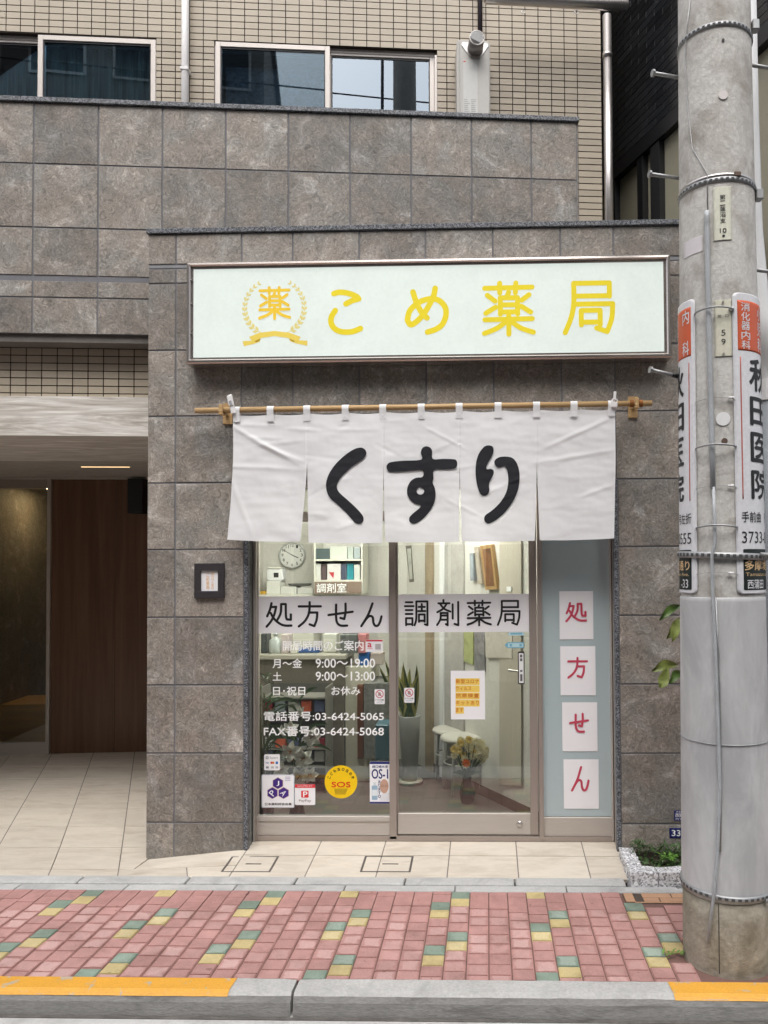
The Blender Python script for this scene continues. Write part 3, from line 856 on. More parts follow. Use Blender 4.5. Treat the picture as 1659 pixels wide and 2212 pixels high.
t = tag(obj('drainpipe', tube([world_pt(s_, WO-.01, 3.3), world_pt(s_, WO-.01, bl(1310, 36, WO)[1])], .034, 18), M_STEEL, None, True), 'stainless drainpipe on the corner of the beige tiled wall', 'pipe')
obj('pipe_collar', tube([world_pt(s_, WO-.01, 5.62), world_pt(s_, WO-.01, 5.66)], .038, 18), M_STEEL, t, True)
a_, b_ = bl(1052, 4, WO-.25), bl(1357, 12, WO-.25)
t = tag(obj('awning_tube', tube([world_pt(a_[0]-.02, WO-.25, bl(1052, -4, WO-.25)[1]), world_pt(a_[0], WO-.25, bl(1052, -4, WO-.25)[1]), world_pt(b_[0]-.01, WO-.25, bl(1357, 12, WO-.25)[1]), world_pt(b_[0], WO-.25, bl(1357, 12, WO-.25)[1])], [.03, .039, .039, .03], 18), M_STEEL, None, True), 'horizontal steel awning roller jutting past the beige wall corner', 'awning')
for u in (1130, 1245):
    q = bl(u, 24, WO-.25); zc = q[1]
    ring = [world_pt(q[0] + .013*math.cos(a), WO-.25, zc - .006 + .013*math.sin(a)) for a in lin(0, 2*PI, 13)]
    obj('hook_ring', tube(ring, .003, 6, False), M_STEEL, t, True)

# water heater
hs0, hs1 = bl(987, 150, WO-.2)[0], bl(1059, 150, WO-.2)[0]
HO = WO-.2
t = thing('water_heater', 'slim off-white gas water heater with round flue on the beige wall', 'water heater', world_pt((hs0+hs1)/2, WO-.1, 4.75), BA)
HT = world_of(t).inverted() @ world_of(apt)
M_HEAT = flat('heater_enamel', (.50, .485, .455), .4)
def hpart(name, bm, m, sm=False):
    bm.transform(HT); me = bpy.data.meshes.new(name); bm.to_mesh(me); bm.free(); return link(name, me, m, t, sm)
hw = hs1-hs0
hpart('body', box(hs0, hs1, HO, WO-.001, 4.75, hz, .012, seg=3), M_HEAT)
hpart('front_panel', box(hs0+.02, hs1-.008, HO-.008, HO-.001, 4.76, hz-.016, .006, seg=2), M_HEAT)
hx = (hs0+hs1)/2 + .012; hy = hz - .055
hpart('flue_plate', prism([(hx-.095, hy+.02), (hx+.09, hy+.02), (hx+.095, hy), (hx+.035, hy-.09), (hx-.035, hy-.09), (hx-.10, hy)], HO-.014, HO-.009), M_STEEL)
fl = hpart('flue', tube([(hx, HO-.0145, hy-.02), (hx+.004, HO-.115, hy-.012)], [.058, .052], 24), mat('flue_metal', (.36, .33, .31), .4, .4), True)
gb = B()
for k in range(-6, 7):
    w_ = math.sqrt(max(.0001, .046**2 - (k*.0075)**2))
    add_box(gb, hx+.004+k*.0075-.0017, hx+.004+k*.0075+.0017, HO-.119, HO-.1176, hy-.012-w_, hy-.012+w_)
hpart('flue_end', tube([(hx+.004, HO-.1155, hy-.012), (hx+.004, HO-.1170, hy-.012)], .050, 24), M_WHITE)
ge = gb; ge.transform(HT)
me = bpy.data.meshes.new('flue_grille'); ge.to_mesh(me); ge.free(); link('flue_grille', me, M_BLACK, t)
rim = [(hx+.004+.051*math.cos(a), HO-.116, hy-.012+.051*math.sin(a)) for a in lin(0, 2*PI, 25)]
hpart('flue_rim', tube(rim, .004, 6, False), M_STEEL, True)
hb = B()
for i in range(8):
    for j in range(3):
        add_tube(hb, [(hs0+.055+i*.0195, HO-.0085, 4.80+j*.0195), (hs0+.055+i*.0195, HO-.0095, 4.80+j*.0195)], .0055, 10)
hpart('air_holes', hb, M_BLACK)
hpart('data_label', box(hs0+.045, hs0+.15, HO-.0098, HO-.0083, 4.92, hz-.16), flat('label_white', (.60, .60, .58), .5))
tb = B()
for r in range(15):
    z = 4.93 + r*.0145 if r < 30 else 0
    for c in range(2):
        if random.random() < .8: add_box(tb, hs0+.05+c*.052, hs0+.05+c*.052+random.uniform(.02, .042), HO-.0106, HO-.01, z, z+.004)
hpart('label_print', tb, flat('grey_print', (.35, .35, .36), .6))
hpart('maker_mark', box(hs0+.047, hs0+.063, HO-.0106, HO-.0099, hz-.178, hz-.168), flat('red_mark', (.6, .08, .07), .5))

# ================================================================== PHARMACY FRONT
shop = thing('pharmacy_front', 'grey stone-tiled pharmacy shop front with glass sliding doors', 'shop front', (-.65, FY, 0))
SL = world_of(shop).translation
def sbox(name, x0, x1, y0, y1, z0, z1, m, parent=None, bev=0):
    return obj(name, box(x0, x1, y0, y1, z0, z1, bev), m, parent or shop)
XR = 1.62
HEAD = 2.252
OPEN = (-1.478, .785, -1, HEAD)
fac = sbox('facade', -2.072, -1.478, FY+.0042, FY+.14, -.06, 3.79, M_GROUT)
sbox('wall_core', -1.478, .785, FY+.0042, FY+.14, HEAD, 3.79, M_GROUT, fac)
sbox('wall_core', .785, XR, FY+.0042, FY+.14, -.06, 3.79, M_GROUT, fac)
fx = [-2.077, -1.902, -1.495, -1.18, -.77, -.364, .046, .456, .777, 1.187, 1.597, XR]
fxl = [-2.077, -1.902, -1.478]; fxr = [.785, 1.187, 1.597, XR]
rows = [-.06, .196, .612, 1.023, 1.433, 1.845, 2.252, 2.662, 3.069, 3.483, 3.575]
rects = []
for xs_, zs_ in ((fx, rows[6:]), (fxl, rows[:7]), (fxr, rows[:7]), (fx, [3.60, 3.79])):
    rects += cells(xs_, zs_, [], .010)
rects = [(a-SL.x, b-SL.x, c, d) for a, b, c, d in rects]
lay_tiles('facing_tile', rects, 0, .004, M_TILE, fac, .0015, jit=.0006)
obj('groove', box(-2.072, XR, FY+.002, FY+.0041, 3.580, 3.596), mat('groove_metal', (.24, .24, .25), .6), fac)
sbox('return_face', -2.0765, -2.0725, FY+.012, FY+.138, -.06, 3.79, M_TILE, fac)
sbox('entrance_side', -2.072, -2.00, FY+.141, 7.55, -.06, 3.15, M_TILE, shop)
cp = lin(-2.085, XR, 6)
for i in range(5): sbox('coping_stone', cp[i]+.001, cp[i+1]-.001, FY-.014, FY+.30, 3.792, 3.822, M_GRANITE, fac, .002)
sbox('roof_deck', -2.07, XR, FY+.141, FY+.9, 3.70, 3.78, M_GROUT)
# granite door surround
GW = .024
M_SIDE = mat('jamb_glazing', (.20, .21, .20), .15, 0, .1, 3, 60, .03, spec=.8)
sbox('jamb_stone', -1.477, -1.477+GW, FY-.004, FY+.040, -.02, HEAD, M_GRANITE, None, .002)
sbox('jamb_stone', .7845-GW, .7845, FY-.004, FY+.040, -.02, HEAD, M_GRANITE, None, .002)
sbox('side_light', -1.477, -1.477+GW-.006, FY+.0405, DY+.02, -.02, HEAD-.002, M_SIDE)
sbox('side_light', .7845-GW+.006, .7845, FY+.0405, DY+.02, -.02, HEAD-.002, M_ALU_L)
sbox('head_lining', -1.477+GW, .7845-GW, FY+.0, DY+.06, HEAD-.03, HEAD-.001, M_ALU)
def dx(u, v=1500): return at(u, v, DY).x
def dz(v, u=900): return at(u, v, DY).z
zfl = dz(1803)                                  # threshold
XL, XRR = -1.477+GW, .7845-GW
# aluminium frame
fr = sbox('door_frame', XL, dx(556), DY-.045, DY+.05, zfl-.06, HEAD-.031, M_ALU_L, None, .002)
sbox('track_rib', XL+.012, XL+.016, DY-.052, DY-.046, zfl-.02, HEAD-.04, M_ALU, fr)
sbox('track_rib', XL+.03, XL+.034, DY-.052, DY-.046, zfl-.02, HEAD-.04, M_ALU, fr)
sbox('centre_post', dx(842), dx(857), DY-.03, DY+.05, zfl-.02, HEAD-.031, M_ALU, fr, .002)
sbox('right_post', dx(1162.5), dx(1172), DY-.035, DY+.05, zfl-.02, HEAD-.031, M_ALU, fr, .002)
sbox('edge_post', dx(1318), XRR, DY-.04, DY+.05, zfl-.02, HEAD-.031, M_ALU_L, fr, .002)
sbox('transom', dx(556)+.001, dx(842)-.001, DY-.02, DY+.03, 2.02, 2.08, M_ALU, fr)
sbox('threshold', dx(556), dx(1318), DY-.03, DY+.07, zfl-.03, zfl-.002, M_ALU, fr)
# fixed light on the left
fx_ = sbox('fixed_window', dx(556), dx(842), DY-.018, DY+.022, zfl, dz(1762), M_ALU_L, None, .002)
sbox('glazing_bead', dx(556), dx(842), DY-.024, DY-.0185, dz(1772), dz(1766), M_ALU_L, fx_)
sbox('pane', dx(556), dx(842), DY, DY+.006, dz(1762), HEAD-.031, M_GLASS, fx_)
# sliding door
sd = sbox('sliding_door', dx(858.5), dx(1144), DY-.012, DY+.022, zfl+.006, dz(1756, 1000), M_ALU_L, None, .002)
sbox('stile', dx(1144), dx(1160.5), DY-.014, DY+.024, zfl+.006, HEAD-.032, M_ALU, sd, .002)
sbox('stile', dx(857.5), dx(860.5), DY-.012, DY+.022, dz(1756, 1000), HEAD-.032, M_ALU, sd)
sbox('pane', dx(860.5), dx(1144), DY+.002, DY+.008, dz(1756, 1000), HEAD-.032, M_GLASS, sd)
q = at(1122.5, 1780, DY-.013)
lk = obj('lock', tube([(q.x, DY-.018, q.z), (q.x, DY-.0125, q.z)], [.018, .02], 20), M_STEEL, sd, True)
sbox('handle', dx(1119), dx(1133), DY-.026, DY+.001, dz(1477, 1126), dz(1407, 1126), M_BLACK, sd, .004)
sbox('handle_label', dx(1121), dx(1131), DY-.0275, DY-.0262, dz(1474, 1126), dz(1410, 1126), M_WHITE, sd)
hb = B()
for v0, v1 in ((1413, 1419), (1421, 1427), (1446, 1450), (1455, 1470)):
    add_box(hb, dx(1123.5), dx(1128.5), DY-.0285, DY-.0277, dz(v1, 1126), dz(v0, 1126))
obj('label_print', hb, flat('grey_ink', (.12, .12, .13), .6), sd)
obj('lever', tube([(dx(1119), DY+.02, dz(1452, 1126)), (dx(1119), DY+.05, dz(1452, 1126)), (dx(1098), DY+.05, dz(1450, 1110))], .007, 8), M_STEEL, sd, True)
# blue-grey fixed panel
bp = sbox('blue_panel', dx(1172), dx(1318), DY-.004, DY+.01, dz(1763, 1245), HEAD-.031, M_BLUE)
sbox('panel_rail', dx(1172), dx(1318), DY-.016, DY+.02, zfl, dz(1764, 1245), M_ALU_L, bp, .002)

# ---- backlit signboard
SY = 4.575
a_, b_, c_, d_ = at(400, 568, SY), at(1449, 547, SY), at(404, 787, SY), at(1450, 771, SY)
sx0, sx1 = (a_.x+c_.x)/2, (b_.x+d_.x)/2; sz1, sz0 = (a_.z+b_.z)/2, (c_.z+d_.z)/2
sg = thing('signboard', 'long backlit white pharmacy sign with yellow lettering in a steel frame', 'sign', ((sx0+sx1)/2, FY-.07, sz0))
fw = .042
M_FRAME = mat('sign_steel', (.50, .455, .425), .26, .85, .05, 2, 150, .04, stretch=(.05, 1, 1))
def frame_bar(p, name='frame_bar'):
    """mitred bar: outer edge p[0]-p[1], inner edge p[3]-p[2], with a raised round nose"""
    bm = B()
    prof = [(0, .11), (0, .004), (.18, -.004), (.45, -.006), (.62, .002), (.66, .014), (1, .014)]
    r = []
    for e in (0, 1):
        o_, i_ = Vector(p[e]), Vector(p[3-e])
        r.append([bm.verts.new((o_.x+(i_.x-o_.x)*t, SY+y, o_.y+(i_.y-o_.y)*t)) for t, y in prof])
    for j in range(len(prof)-1): bm.faces.new((r[0][j], r[1][j], r[1][j+1], r[0][j+1]))
    bmesh.ops.recalc_face_normals(bm, faces=bm.faces[:])
    return obj(name, bm, M_FRAME, sg)
O_ = [(sx0, sz1), (sx1, sz1), (sx1, sz0), (sx0, sz0)]
I_ = [(sx0+fw, sz1-fw), (sx1-fw, sz1-fw), (sx1-fw, sz0+fw), (sx0+fw, sz0+fw)]
for i in range(4): frame_bar([O_[i], O_[(i+1) % 4], I_[(i+1) % 4], I_[i]])
obj('case', box(sx0+.004, sx1-.004, SY+.05, FY-.003, sz0+.004, sz1-.004), M_FRAME, sg)
M_SIGN = flat('sign_acrylic', (.40, .437, .41), .25, emit=.60)
pn = obj('face_panel', box(sx0+fw-.002, sx1-fw+.002, SY+.012, SY+.03, sz0+fw-.002, sz1-fw+.002), M_SIGN, sg)
for v in (604, 655, 720):
    q = at(409, v, SY); obj('screw', tube([(sx0+.03, SY-.002, q.z), (sx0+.03, SY+.012, q.z)], .004, 8), M_STEEL, sg)
M_YEL = flat('yellow_vinyl', (.43, .345, .012), .4, emit=.55)
M_YEL2 = flat('amber_vinyl', (.45, .30, .02), .4, emit=.55)
SF = SY + .012
def sr(u0, u1, v0, v1, Y):
    a, b = at(u0, v0, Y), at(u1, v1, Y)
    return a.x, b.x, b.z, a.z
for ch, u0, u1, v0, v1 in (('こ', 705, 790, 622, 727), ('め', 868, 975, 614, 727), ('薬', 1036, 1162, 603, 731), ('局', 1209, 1336, 602, 728)):
    x0, x1, z0, z1 = sr(u0, u1, v0, v1, SF)
    i = .017
    kanji('letter', ch, x0+i, x1-i, z0+i, z1-i, SF, .034 if ch in 'こめ' else .030, M_YEL, sg)
x0, x1, z0, z1 = sr(556, 631, 617, 693, SF)
kanji('letter', '薬', x0+.008, x1-.008, z0+.008, z1-.008, SF, .018, M_YEL2, sg)
# laurel wreath and ribbon of the emblem
M_LAUREL = flat('laurel_gold', (.40, .34, .12), .4, emit=.55)
M_RIB = flat('ribbon_gold', (.43, .33, .06), .35, emit=.55)
M_RIB2 = flat('ribbon_fold', (.42, .27, .02), .4, emit=.05)
ec = at(593, 660, SF); ew, eh = (at(664, 660, SF).x-at(522, 660, SF).x)/2, .175
nn = 0
for sg_ in (-1, 1):
    lb = B()
    for k in range(12):
        t = k/11
        an = math.radians(-58 + 112*t)
        x = ec.x + sg_*ew*.93*math.cos(an)*(1 - .06*t); z = ec.z + eh*.98*math.sin(an) - .01
        dxn, dzn = -sg_*math.sin(an), math.cos(an)
        for side in (-1, 1):
            ln, wd = .036 - .012*t, .019 - .007*t
            ax = dxn*.85 + side*.55*dzn; az = dzn*.85 - side*.55*dxn
            nn += 1
            pts = [(x, z), (x+ax*ln*.5 - az*wd*.5, z+az*ln*.5 + ax*wd*.5), (x+ax*ln, z+az*ln), (x+ax*ln*.5 + az*wd*.5, z+az*ln*.5 - ax*wd*.5)]
            lb.faces.new([lb.verts.new((p[0], SF-.0014-.00005*(nn % 9), p[1])) for p in pts])
    bmesh.ops.recalc_face_normals(lb, faces=lb.faces[:])
    stuff(obj('laurel', lb, M_LAUREL, sg))
for sg_ in (-1, 1):
    st = [(ec.x + sg_*ew*.92*math.cos(math.radians(a)), ec.z - .01 + eh*.97*math.sin(math.radians(a))) for a in range(-70, 56, 7)]
    bm = B(); add_stroke(bm, st, .0035, lambda x, z, d: (x, SF-d, z), .0012 + .0001*sg_); obj('laurel_stem', bm, M_LAUREL, sg)
def ribbon(pts_top, pts_bot, lift, m, nm):
    bm = B()
    a = [bm.verts.new((*(lambda q: (q.x, SF-lift, q.z))(at(u, v, SF)),)) for u, v in pts_top]
    b = [bm.verts.new((*(lambda q: (q.x, SF-lift, q.z))(at(u, v, SF)),)) for u, v in pts_bot]
    for i in range(len(a)-1): bm.faces.new((a[i], b[i], b[i+1], a[i+1]))
    obj(nm, bm, m, sg)
tp = [(538, 728), (560, 719), (593, 715), (626, 719), (650, 728)]
ribbon([(524, 737), (545, 736), (562, 728)], [(527, 748), (548, 743), (562, 738)], .0012, M_RIB, 'ribbon_tail')
ribbon([(664, 736), (643, 735), (626, 727)], [(664, 747), (640, 742), (626, 737)], .0012, M_RIB, 'ribbon_tail')
ribbon([(550, 737), (562, 729)], [(554, 740), (563, 734)], .0016, M_RIB2, 'ribbon_fold')
ribbon([(638, 736), (626, 728)], [(634, 739), (625, 733)], .0016, M_RIB2, 'ribbon_fold')
ribbon(tp, [(546, 739), (566, 730), (593, 726), (621, 730), (643, 739)], .0020, M_RIB, 'ribbon')

# ---- noren curtain on its wooden rod
NY = 4.58
ra, rb = at(422, 887, NY), at(1408, 871, NY)
rod = tag(obj('curtain_rod', tube([ra, rb], .0165, 14), M_POLEWOOD, None, True), 'round pale wooden rod carrying the white shop curtain', 'rod')
def rodz(x): return ra.z + (rb.z-ra.z)*(x-ra.x)/(rb.x-ra.x)
for u, lab in ((480, 'small wooden rod bracket beside the slanting white clip'), (1374, 'small wooden rod bracket bound with brown cord')):
    x = at(u, 880, NY).x; z = rodz(x)
    t = thing('rod_bracket', lab, 'bracket', (x, FY-.02, z-.065))
    obj('wall_plate', box(x-.028, x+.028, FY-.016, FY-.001, z-.066, z+.062, .002), M_POLEWOOD, t)
    obj('arm', box(x-.011, x+.011, NY+.018, FY-.0165, z-.018, z+.016, .003), M_POLEWOOD, t)
    obj('cradle', box(x-.013, x+.013, NY-.03, NY+.0175, z-.032, z-.0175, .003), M_POLEWOOD, t)
    obj('front_lip', box(x-.012, x+.012, NY-.0305, NY-.0185, z-.0170, z+.03, .003), M_POLEWOOD, t)
    if u > 1000:
        for s_ in (-1, 1):
            bm = B()
            for k in range(5):
                ring = [(x+s_*(.017+.0045*k), NY+.0195*math.cos(a), z+.0195*math.sin(a)) for a in lin(0, 2*PI, 15)]
                add_tube(bm, ring, .0028, 6, False)
            obj('cord', bm, mat('brown_cord', (.30, .12, .03), .8), t, True)
nor = thing('noren_curtain', 'white split shop curtain with big black hiragana lettering', 'curtain', (at(915, 1100, NY).x, NY, at(915, 1170, NY).z))
M_CLOTH = mat('noren_cotton', (.90, .90, .91), .85, 0, .015, 4, 300, .03, bump=.04, bscale=30)
_n, _l = M_CLOTH.node_tree.nodes, M_CLOTH.node_tree.links            # thin cotton lets some daylight through
_t = _n.new('ShaderNodeBsdfTranslucent'); _t.inputs[0].default_value = (.86, .86, .86, 1)
_m = _n.new('ShaderNodeMixShader'); _m.inputs[0].default_value = .14
_l.new(_n['Principled BSDF'].outputs[0], _m.inputs[1]); _l.new(_t.outputs[0], _m.inputs[2])
_l.new(_m.outputs[0], [x for x in _n if x.type == 'OUTPUT_MATERIAL'][0].inputs[0])
ut = [504, 664, 829, 993, 1160, 1330]; vt_ = [897, 901, 899, 895, 890, 884]
ub = [(493, 648), (666, 826), (832, 991), (997, 1154), (1165, 1325)]
vb = [(1166, 1170), (1172, 1173), (1171, 1170), (1170, 1168), (1167, 1163)]
X_ = lambda u: at(u, 1050, NY).x
ztop = lambda x: rodz(x) - .030
SPLIT = at(900, 990, NY).z
rng = random.Random(3)
creases = []
for i in range(34):
    creases.append((rng.uniform(X_(500), X_(1330)), rng.uniform(1.95, 2.75), rng.uniform(-.5, .5), rng.uniform(.03, .14), rng.uniform(.006, .013), rng.uniform(-.004, .005)))
for i in range(16):
    creases.append((rng.uniform(X_(500), X_(1330)), rng.uniform(2.45, 2.76), rng.uniform(-.10, .10), rng.uniform(.06, .16), rng.uniform(.006, .010), rng.uniform(.003, .006)))
creases += [(X_(570), at(570, 960, NY).z, -.52, .22, .012, .011), (X_(600), at(600, 975, NY).z, -.40, .16, .010, .008), (X_(560), at(560, 1010, NY).z, -.05, .20, .012, .006), (X_(960), at(960, 945, NY).z, -.50, .13, .007, .006),
            (X_(1250), at(1250, 935, NY).z, .42, .20, .009, .009), (X_(1250), at(1250, 985, NY).z, .16, .22, .011, .007), (X_(1290), at(1290, 1060, NY).z, .35, .10, .010, .007), (X_(520), at(520, 1090, NY).z, -1.2, .18, .014, .008)]
def drape(x, z):
    d = 0
    for cx, cz, an, ln, wd, am in creases:
        dx_, dz_ = x-cx, z-cz
        if abs(dx_) > .6 or abs(dz_) > .5: continue
        a = dx_*math.cos(an) + dz_*math.sin(an); b = -dx_*math.sin(an) + dz_*math.cos(an)
        d += .62*am*math.exp(-(a/ln)**4 - (b/wd)**2)
    low = max(0, min(1, (ztop(x)-z)/.75))
    d += .010*low*math.sin(x*7.5+1.1) + .005*low*math.sin(x*17+z*5) + .0030*noise.noise((x*7, z*9, 2)) + .0016*noise.noise((x*12, z*30, 5)) + .0005*noise.noise((x*38, z*40, 9))
    return -d + .004*math.sin(x*3)
def sag(x):
    w = X_(747)-X_(664)
    return -.008*abs(math.sin(PI*(x-X_(505))/w))
def cloth_pt(x, z, lift=0): return Vector((x, NY - .006 + drape(x, z) - lift, z))
for i in range(5):
    bm = B(); nu, nv = 46, 78
    xl0, xr0 = X_(ut[i]), X_(ut[i+1])
    bl0, br0 = X_(ub[i][0]), X_(ub[i][1])
    zbl, zbr = at(ub[i][0], vb[i][0], NY).z, at(ub[i][1], vb[i][1], NY).z
    g = []
    for a in range(nu+1):
        s = a/nu; col = []
        for b in range(nv+1):
            t = b/nv
            xt = xl0+(xr0-xl0)*s; zt_ = ztop(xt) + sag(xt); zb2 = zbl+(zbr-zbl)*s - .004*math.sin(PI*s)
            z = zt_ + (zb2-zt_)*t
            k = max(0, (SPLIT - z)/(SPLIT - zb2)) if z < SPLIT else 0
            k = k**1.25
            x = xt*(1-k) + (bl0+(br0-bl0)*s)*k
            col.append(bm.verts.new(cloth_pt(x, z, .004*k*math.sin(PI*s))))
        g.append(col)
    for a in range(nu):
        for b in range(nv): bm.faces.new((g[a][b], g[a][b+1], g[a+1][b+1], g[a+1][b]))
    cl = obj('cloth_panel', bm, M_CLOTH, nor, True)
    # stitched hems along the sides and the foot
    for side in (0, nu):
        me = cl.data
        hb_ = B()
        pr = None
        for b in range(nv+1):
            v0 = me.vertices[side*(nv+1)+b].co; 
            wv = Vector((.010 if side == 0 else -.010, 0, 0))
            p_, q_ = hb_.verts.new(v0 + Vector((0, -.0018, 0))), hb_.verts.new(v0 + wv + Vector((0, -.0022, 0)))
            if pr: hb_.faces.new((pr[0], p_, q_, pr[1]))
            pr = (p_, q_)
        me2 = bpy.data.meshes.new('side_hem'); hb_.to_mesh(me2); hb_.free(); link('side_hem', me2, M_CLOTH, cl)
for u in (512, 585, 664, 747, 828, 911, 993, 1077, 1160, 1241, 1322):
    x = X_(u); z = rodz(x); w = .0205
    bm = B(); pr = None
    path = [(NY-.0125, ztop(x)-.044), (NY-.0145, ztop(x)-.01), (NY-.020, z-.004), (NY-.0185, z+.008), (NY-.009, z+.0185), (NY+.004, z+.0195), (NY+.016, z+.010), (NY+.019, z-.004), (NY+.012, ztop(x)-.02)]
    for y, zz_ in path:
        yy = y if zz_ > ztop(x) - .005 else min(y, min(cloth_pt(x + e, zz_).y for e in (-w, 0, w)) - .0025)
        r = [bm.verts.new((x-w, yy, zz_)), bm.verts.new((x+w, yy, zz_))]
        if pr: bm.faces.new((pr[0], pr[1], r[1], r[0]))
        pr = r
    bmesh.ops.recalc_face_normals(bm, faces=bm.faces[:])
    lo_ = obj('loop', bm, M_CLOTH, nor, False)
    sb_ = B()
    zc = ztop(x)-.027
    yy = min(cloth_pt(x+e, zc+f).y for e in (-w, 0, w) for f in (-.015, 0, .015)) - .005
    for (a, b) in (((-1, -1), (1, 1)), ((-1, 1), (1, -1)), ((-1, -1.15), (1, -1.15))):
        add_stroke(sb_, [(x+a[0]*w*.75, zc+a[1]*.013), (x+b[0]*w*.75, zc+b[1]*.013)], .0022, lambda X, Z, d: (X, yy-d, Z), .0002*(1+a[1]))
    obj('stitching', sb_, flat('thread', (.66, .65, .67), .9), lo_)
# the three letters, cut to the photograph's brush shapes and laid on the cloth
KU = [(1565,730),(1605,755),(1615,800),(1590,845),(1530,890),(1450,945),(1375,1015),(1320,1085),(1297,1145),(1305,1190),(1340,1235),(1420,1305),(1500,1380),(1560,1445),(1585,1490),(1580,1535),(1545,1558),(1505,1552),(1470,1520),(1400,1440),(1310,1355),(1225,1280),(1190,1215),(1178,1145),(1190,1070),(1225,990),(1290,900),(1380,815),(1470,755),(1520,735)]
SU = [(775,715),(812,728),(835,765),(842,852),(950,852),(1060,855),(1095,865),(1108,900),(1100,940),(1065,960),(950,966),(855,970),(850,1060),(840,1110),(865,1170),(872,1240),(862,1310),(830,1385),(780,1455),(720,1515),(660,1553),(620,1557),(588,1530),(588,1490),(620,1450),(680,1400),(712,1360),(650,1340),(600,1300),(570,1250),(563,1195),(575,1140),(610,1085),(665,1055),(732,1045),(728,975),(560,985),(400,996),(360,985),(343,950),(350,915),(390,888),(520,872),(718,860),(712,790),(722,745),(745,722)]
RI1 = [(1455,705),(1490,718),(1503,755),(1490,810),(1450,880),(1425,935),(1430,965),(1470,962),(1500,975),(1503,1010),(1485,1055),(1460,1100),(1453,1150),(1457,1190),(1445,1230),(1410,1251),(1375,1245),(1350,1215),(1325,1140),(1310,1050),(1307,960),(1315,880),(1340,800),(1385,735),(1420,710)]
RI2 = [(245,827),(310,835),(355,870),(385,930),(400,1000),(402,1080),(390,1170),(362,1250),(320,1330),(250,1425),(170,1500),(95,1545),(55,1553),(25,1530),(18,1495),(35,1460),(85,1425),(150,1370),(210,1300),(255,1220),(275,1140),(280,1060),(270,990),(250,940),(230,933),(180,946),(145,930),(128,895),(140,860),(185,833)]
def outline(pts, x0):
    P_ = []
    for x, y in pts:
        q = at((x0 + x/2.765)*k_, (1500 + y/2.765)*k_, NY)
        P_.append((q.x, q.z))
    return smooth_line(P_ + [P_[0]], 3)[:-1]
def letter(polys, hole=None):
    cu = bpy.data.curves.new('l', 'CURVE'); cu.dimensions = '2D'; cu.fill_mode = 'BOTH'
    for pl in polys + ([hole] if hole else []):
        sp_ = cu.splines.new('POLY'); sp_.points.add(len(pl)-1); sp_.use_cyclic_u = True
        for i, (x, z) in enumerate(pl): sp_.points[i].co = (x, z, 0, 1)
    o = bpy.data.objects.new('l', cu); C.objects.link(o); bpy.context.view_layer.update()
    me = o.evaluated_get(bpy.context.evaluated_depsgraph_get()).to_mesh()
    bm = B(); bm.from_mesh(me)
    bpy.data.objects.remove(o); bpy.data.curves.remove(cu)
    bmesh.ops.remove_doubles(bm, verts=bm.verts[:], dist=1e-5)
    bmesh.ops.triangulate(bm, faces=bm.faces[:])
    for _ in range(6):
        lg = [e for e in bm.edges if e.calc_length() > .016]
        if not lg: break
        bmesh.ops.subdivide_edges(bm, edges=lg, cuts=1, use_grid_fill=False)
        bmesh.ops.triangulate(bm, faces=bm.faces[:])
    for v in bm.verts: v.co = cloth_pt(v.co.x, v.co.y, .0065)
    return bm
M_NINK = flat('dyed_black', (.009, .009, .014), .8)
obj('letter', letter([outline(KU, 860)]), M_NINK, nor, True)
hc = [(707+41*math.cos(a), 1200+39*math.sin(a)) for a in lin(0, 2*PI, 17)[:-1]]
obj('letter', letter([outline(SU, 1400)], outline(hc, 1400)), M_NINK, nor, True)
obj('letter', letter([outline(RI1, 1400), outline(RI2, 1900)]), M_NINK, nor, True)
# two white pegs that hold the curtain's ends
q = at(503, 876, NY)
t = thing('clip', 'white plastic peg tilted on the rod by the bare wooden bracket', 'clip', (q.x, NY, q.z-.06))
Mx = Matrix.Translation((q.x, NY-.022, q.z)) @ Matrix.Rotation(-.22, 4, 'Y')
obj('jaw', box(-.013, .013, -.012, .05, -.055, -.01, .004, M=Mx), M_PVC, t)
obj('grip', box(-.015, .015, -.016, -.002, -.0095, .055, .004, M=Mx), M_PVC, t)
obj('grip', box(-.011, .011, .008, .02, -.0095, .066, .004, M=Mx), M_PVC, t)
obj('spring', box(-.008, .008, -.0185, -.0165, -.006, .022, .001, M=Mx), flat('peg_print', (.35, .35, .37), .6), t)
q = at(1326, 866, NY)
t = thing('clip', 'white plastic peg upright on the rod near the corded bracket', 'clip', (q.x, NY, q.z-.05))
Mx = Matrix.Translation((q.x, NY-.022, q.z)) @ Matrix.Rotation(.06, 4, 'Y')
obj('jaw', box(-.019, .019, -.010, .05, -.045, -.012, .005, M=Mx), M_PVC, t)
obj('grip', box(-.008, .008, -.012, .002, -.002, .05, .004, M=Mx), M_PVC, t)
ring = [(Mx @ Vector((.017*math.cos(a), -.004, -.008+.017*math.sin(a)))) for a in lin(0, 2*PI, 17)]
obj('spring', tube(ring, .004, 6, False), M_PVC, t, True)

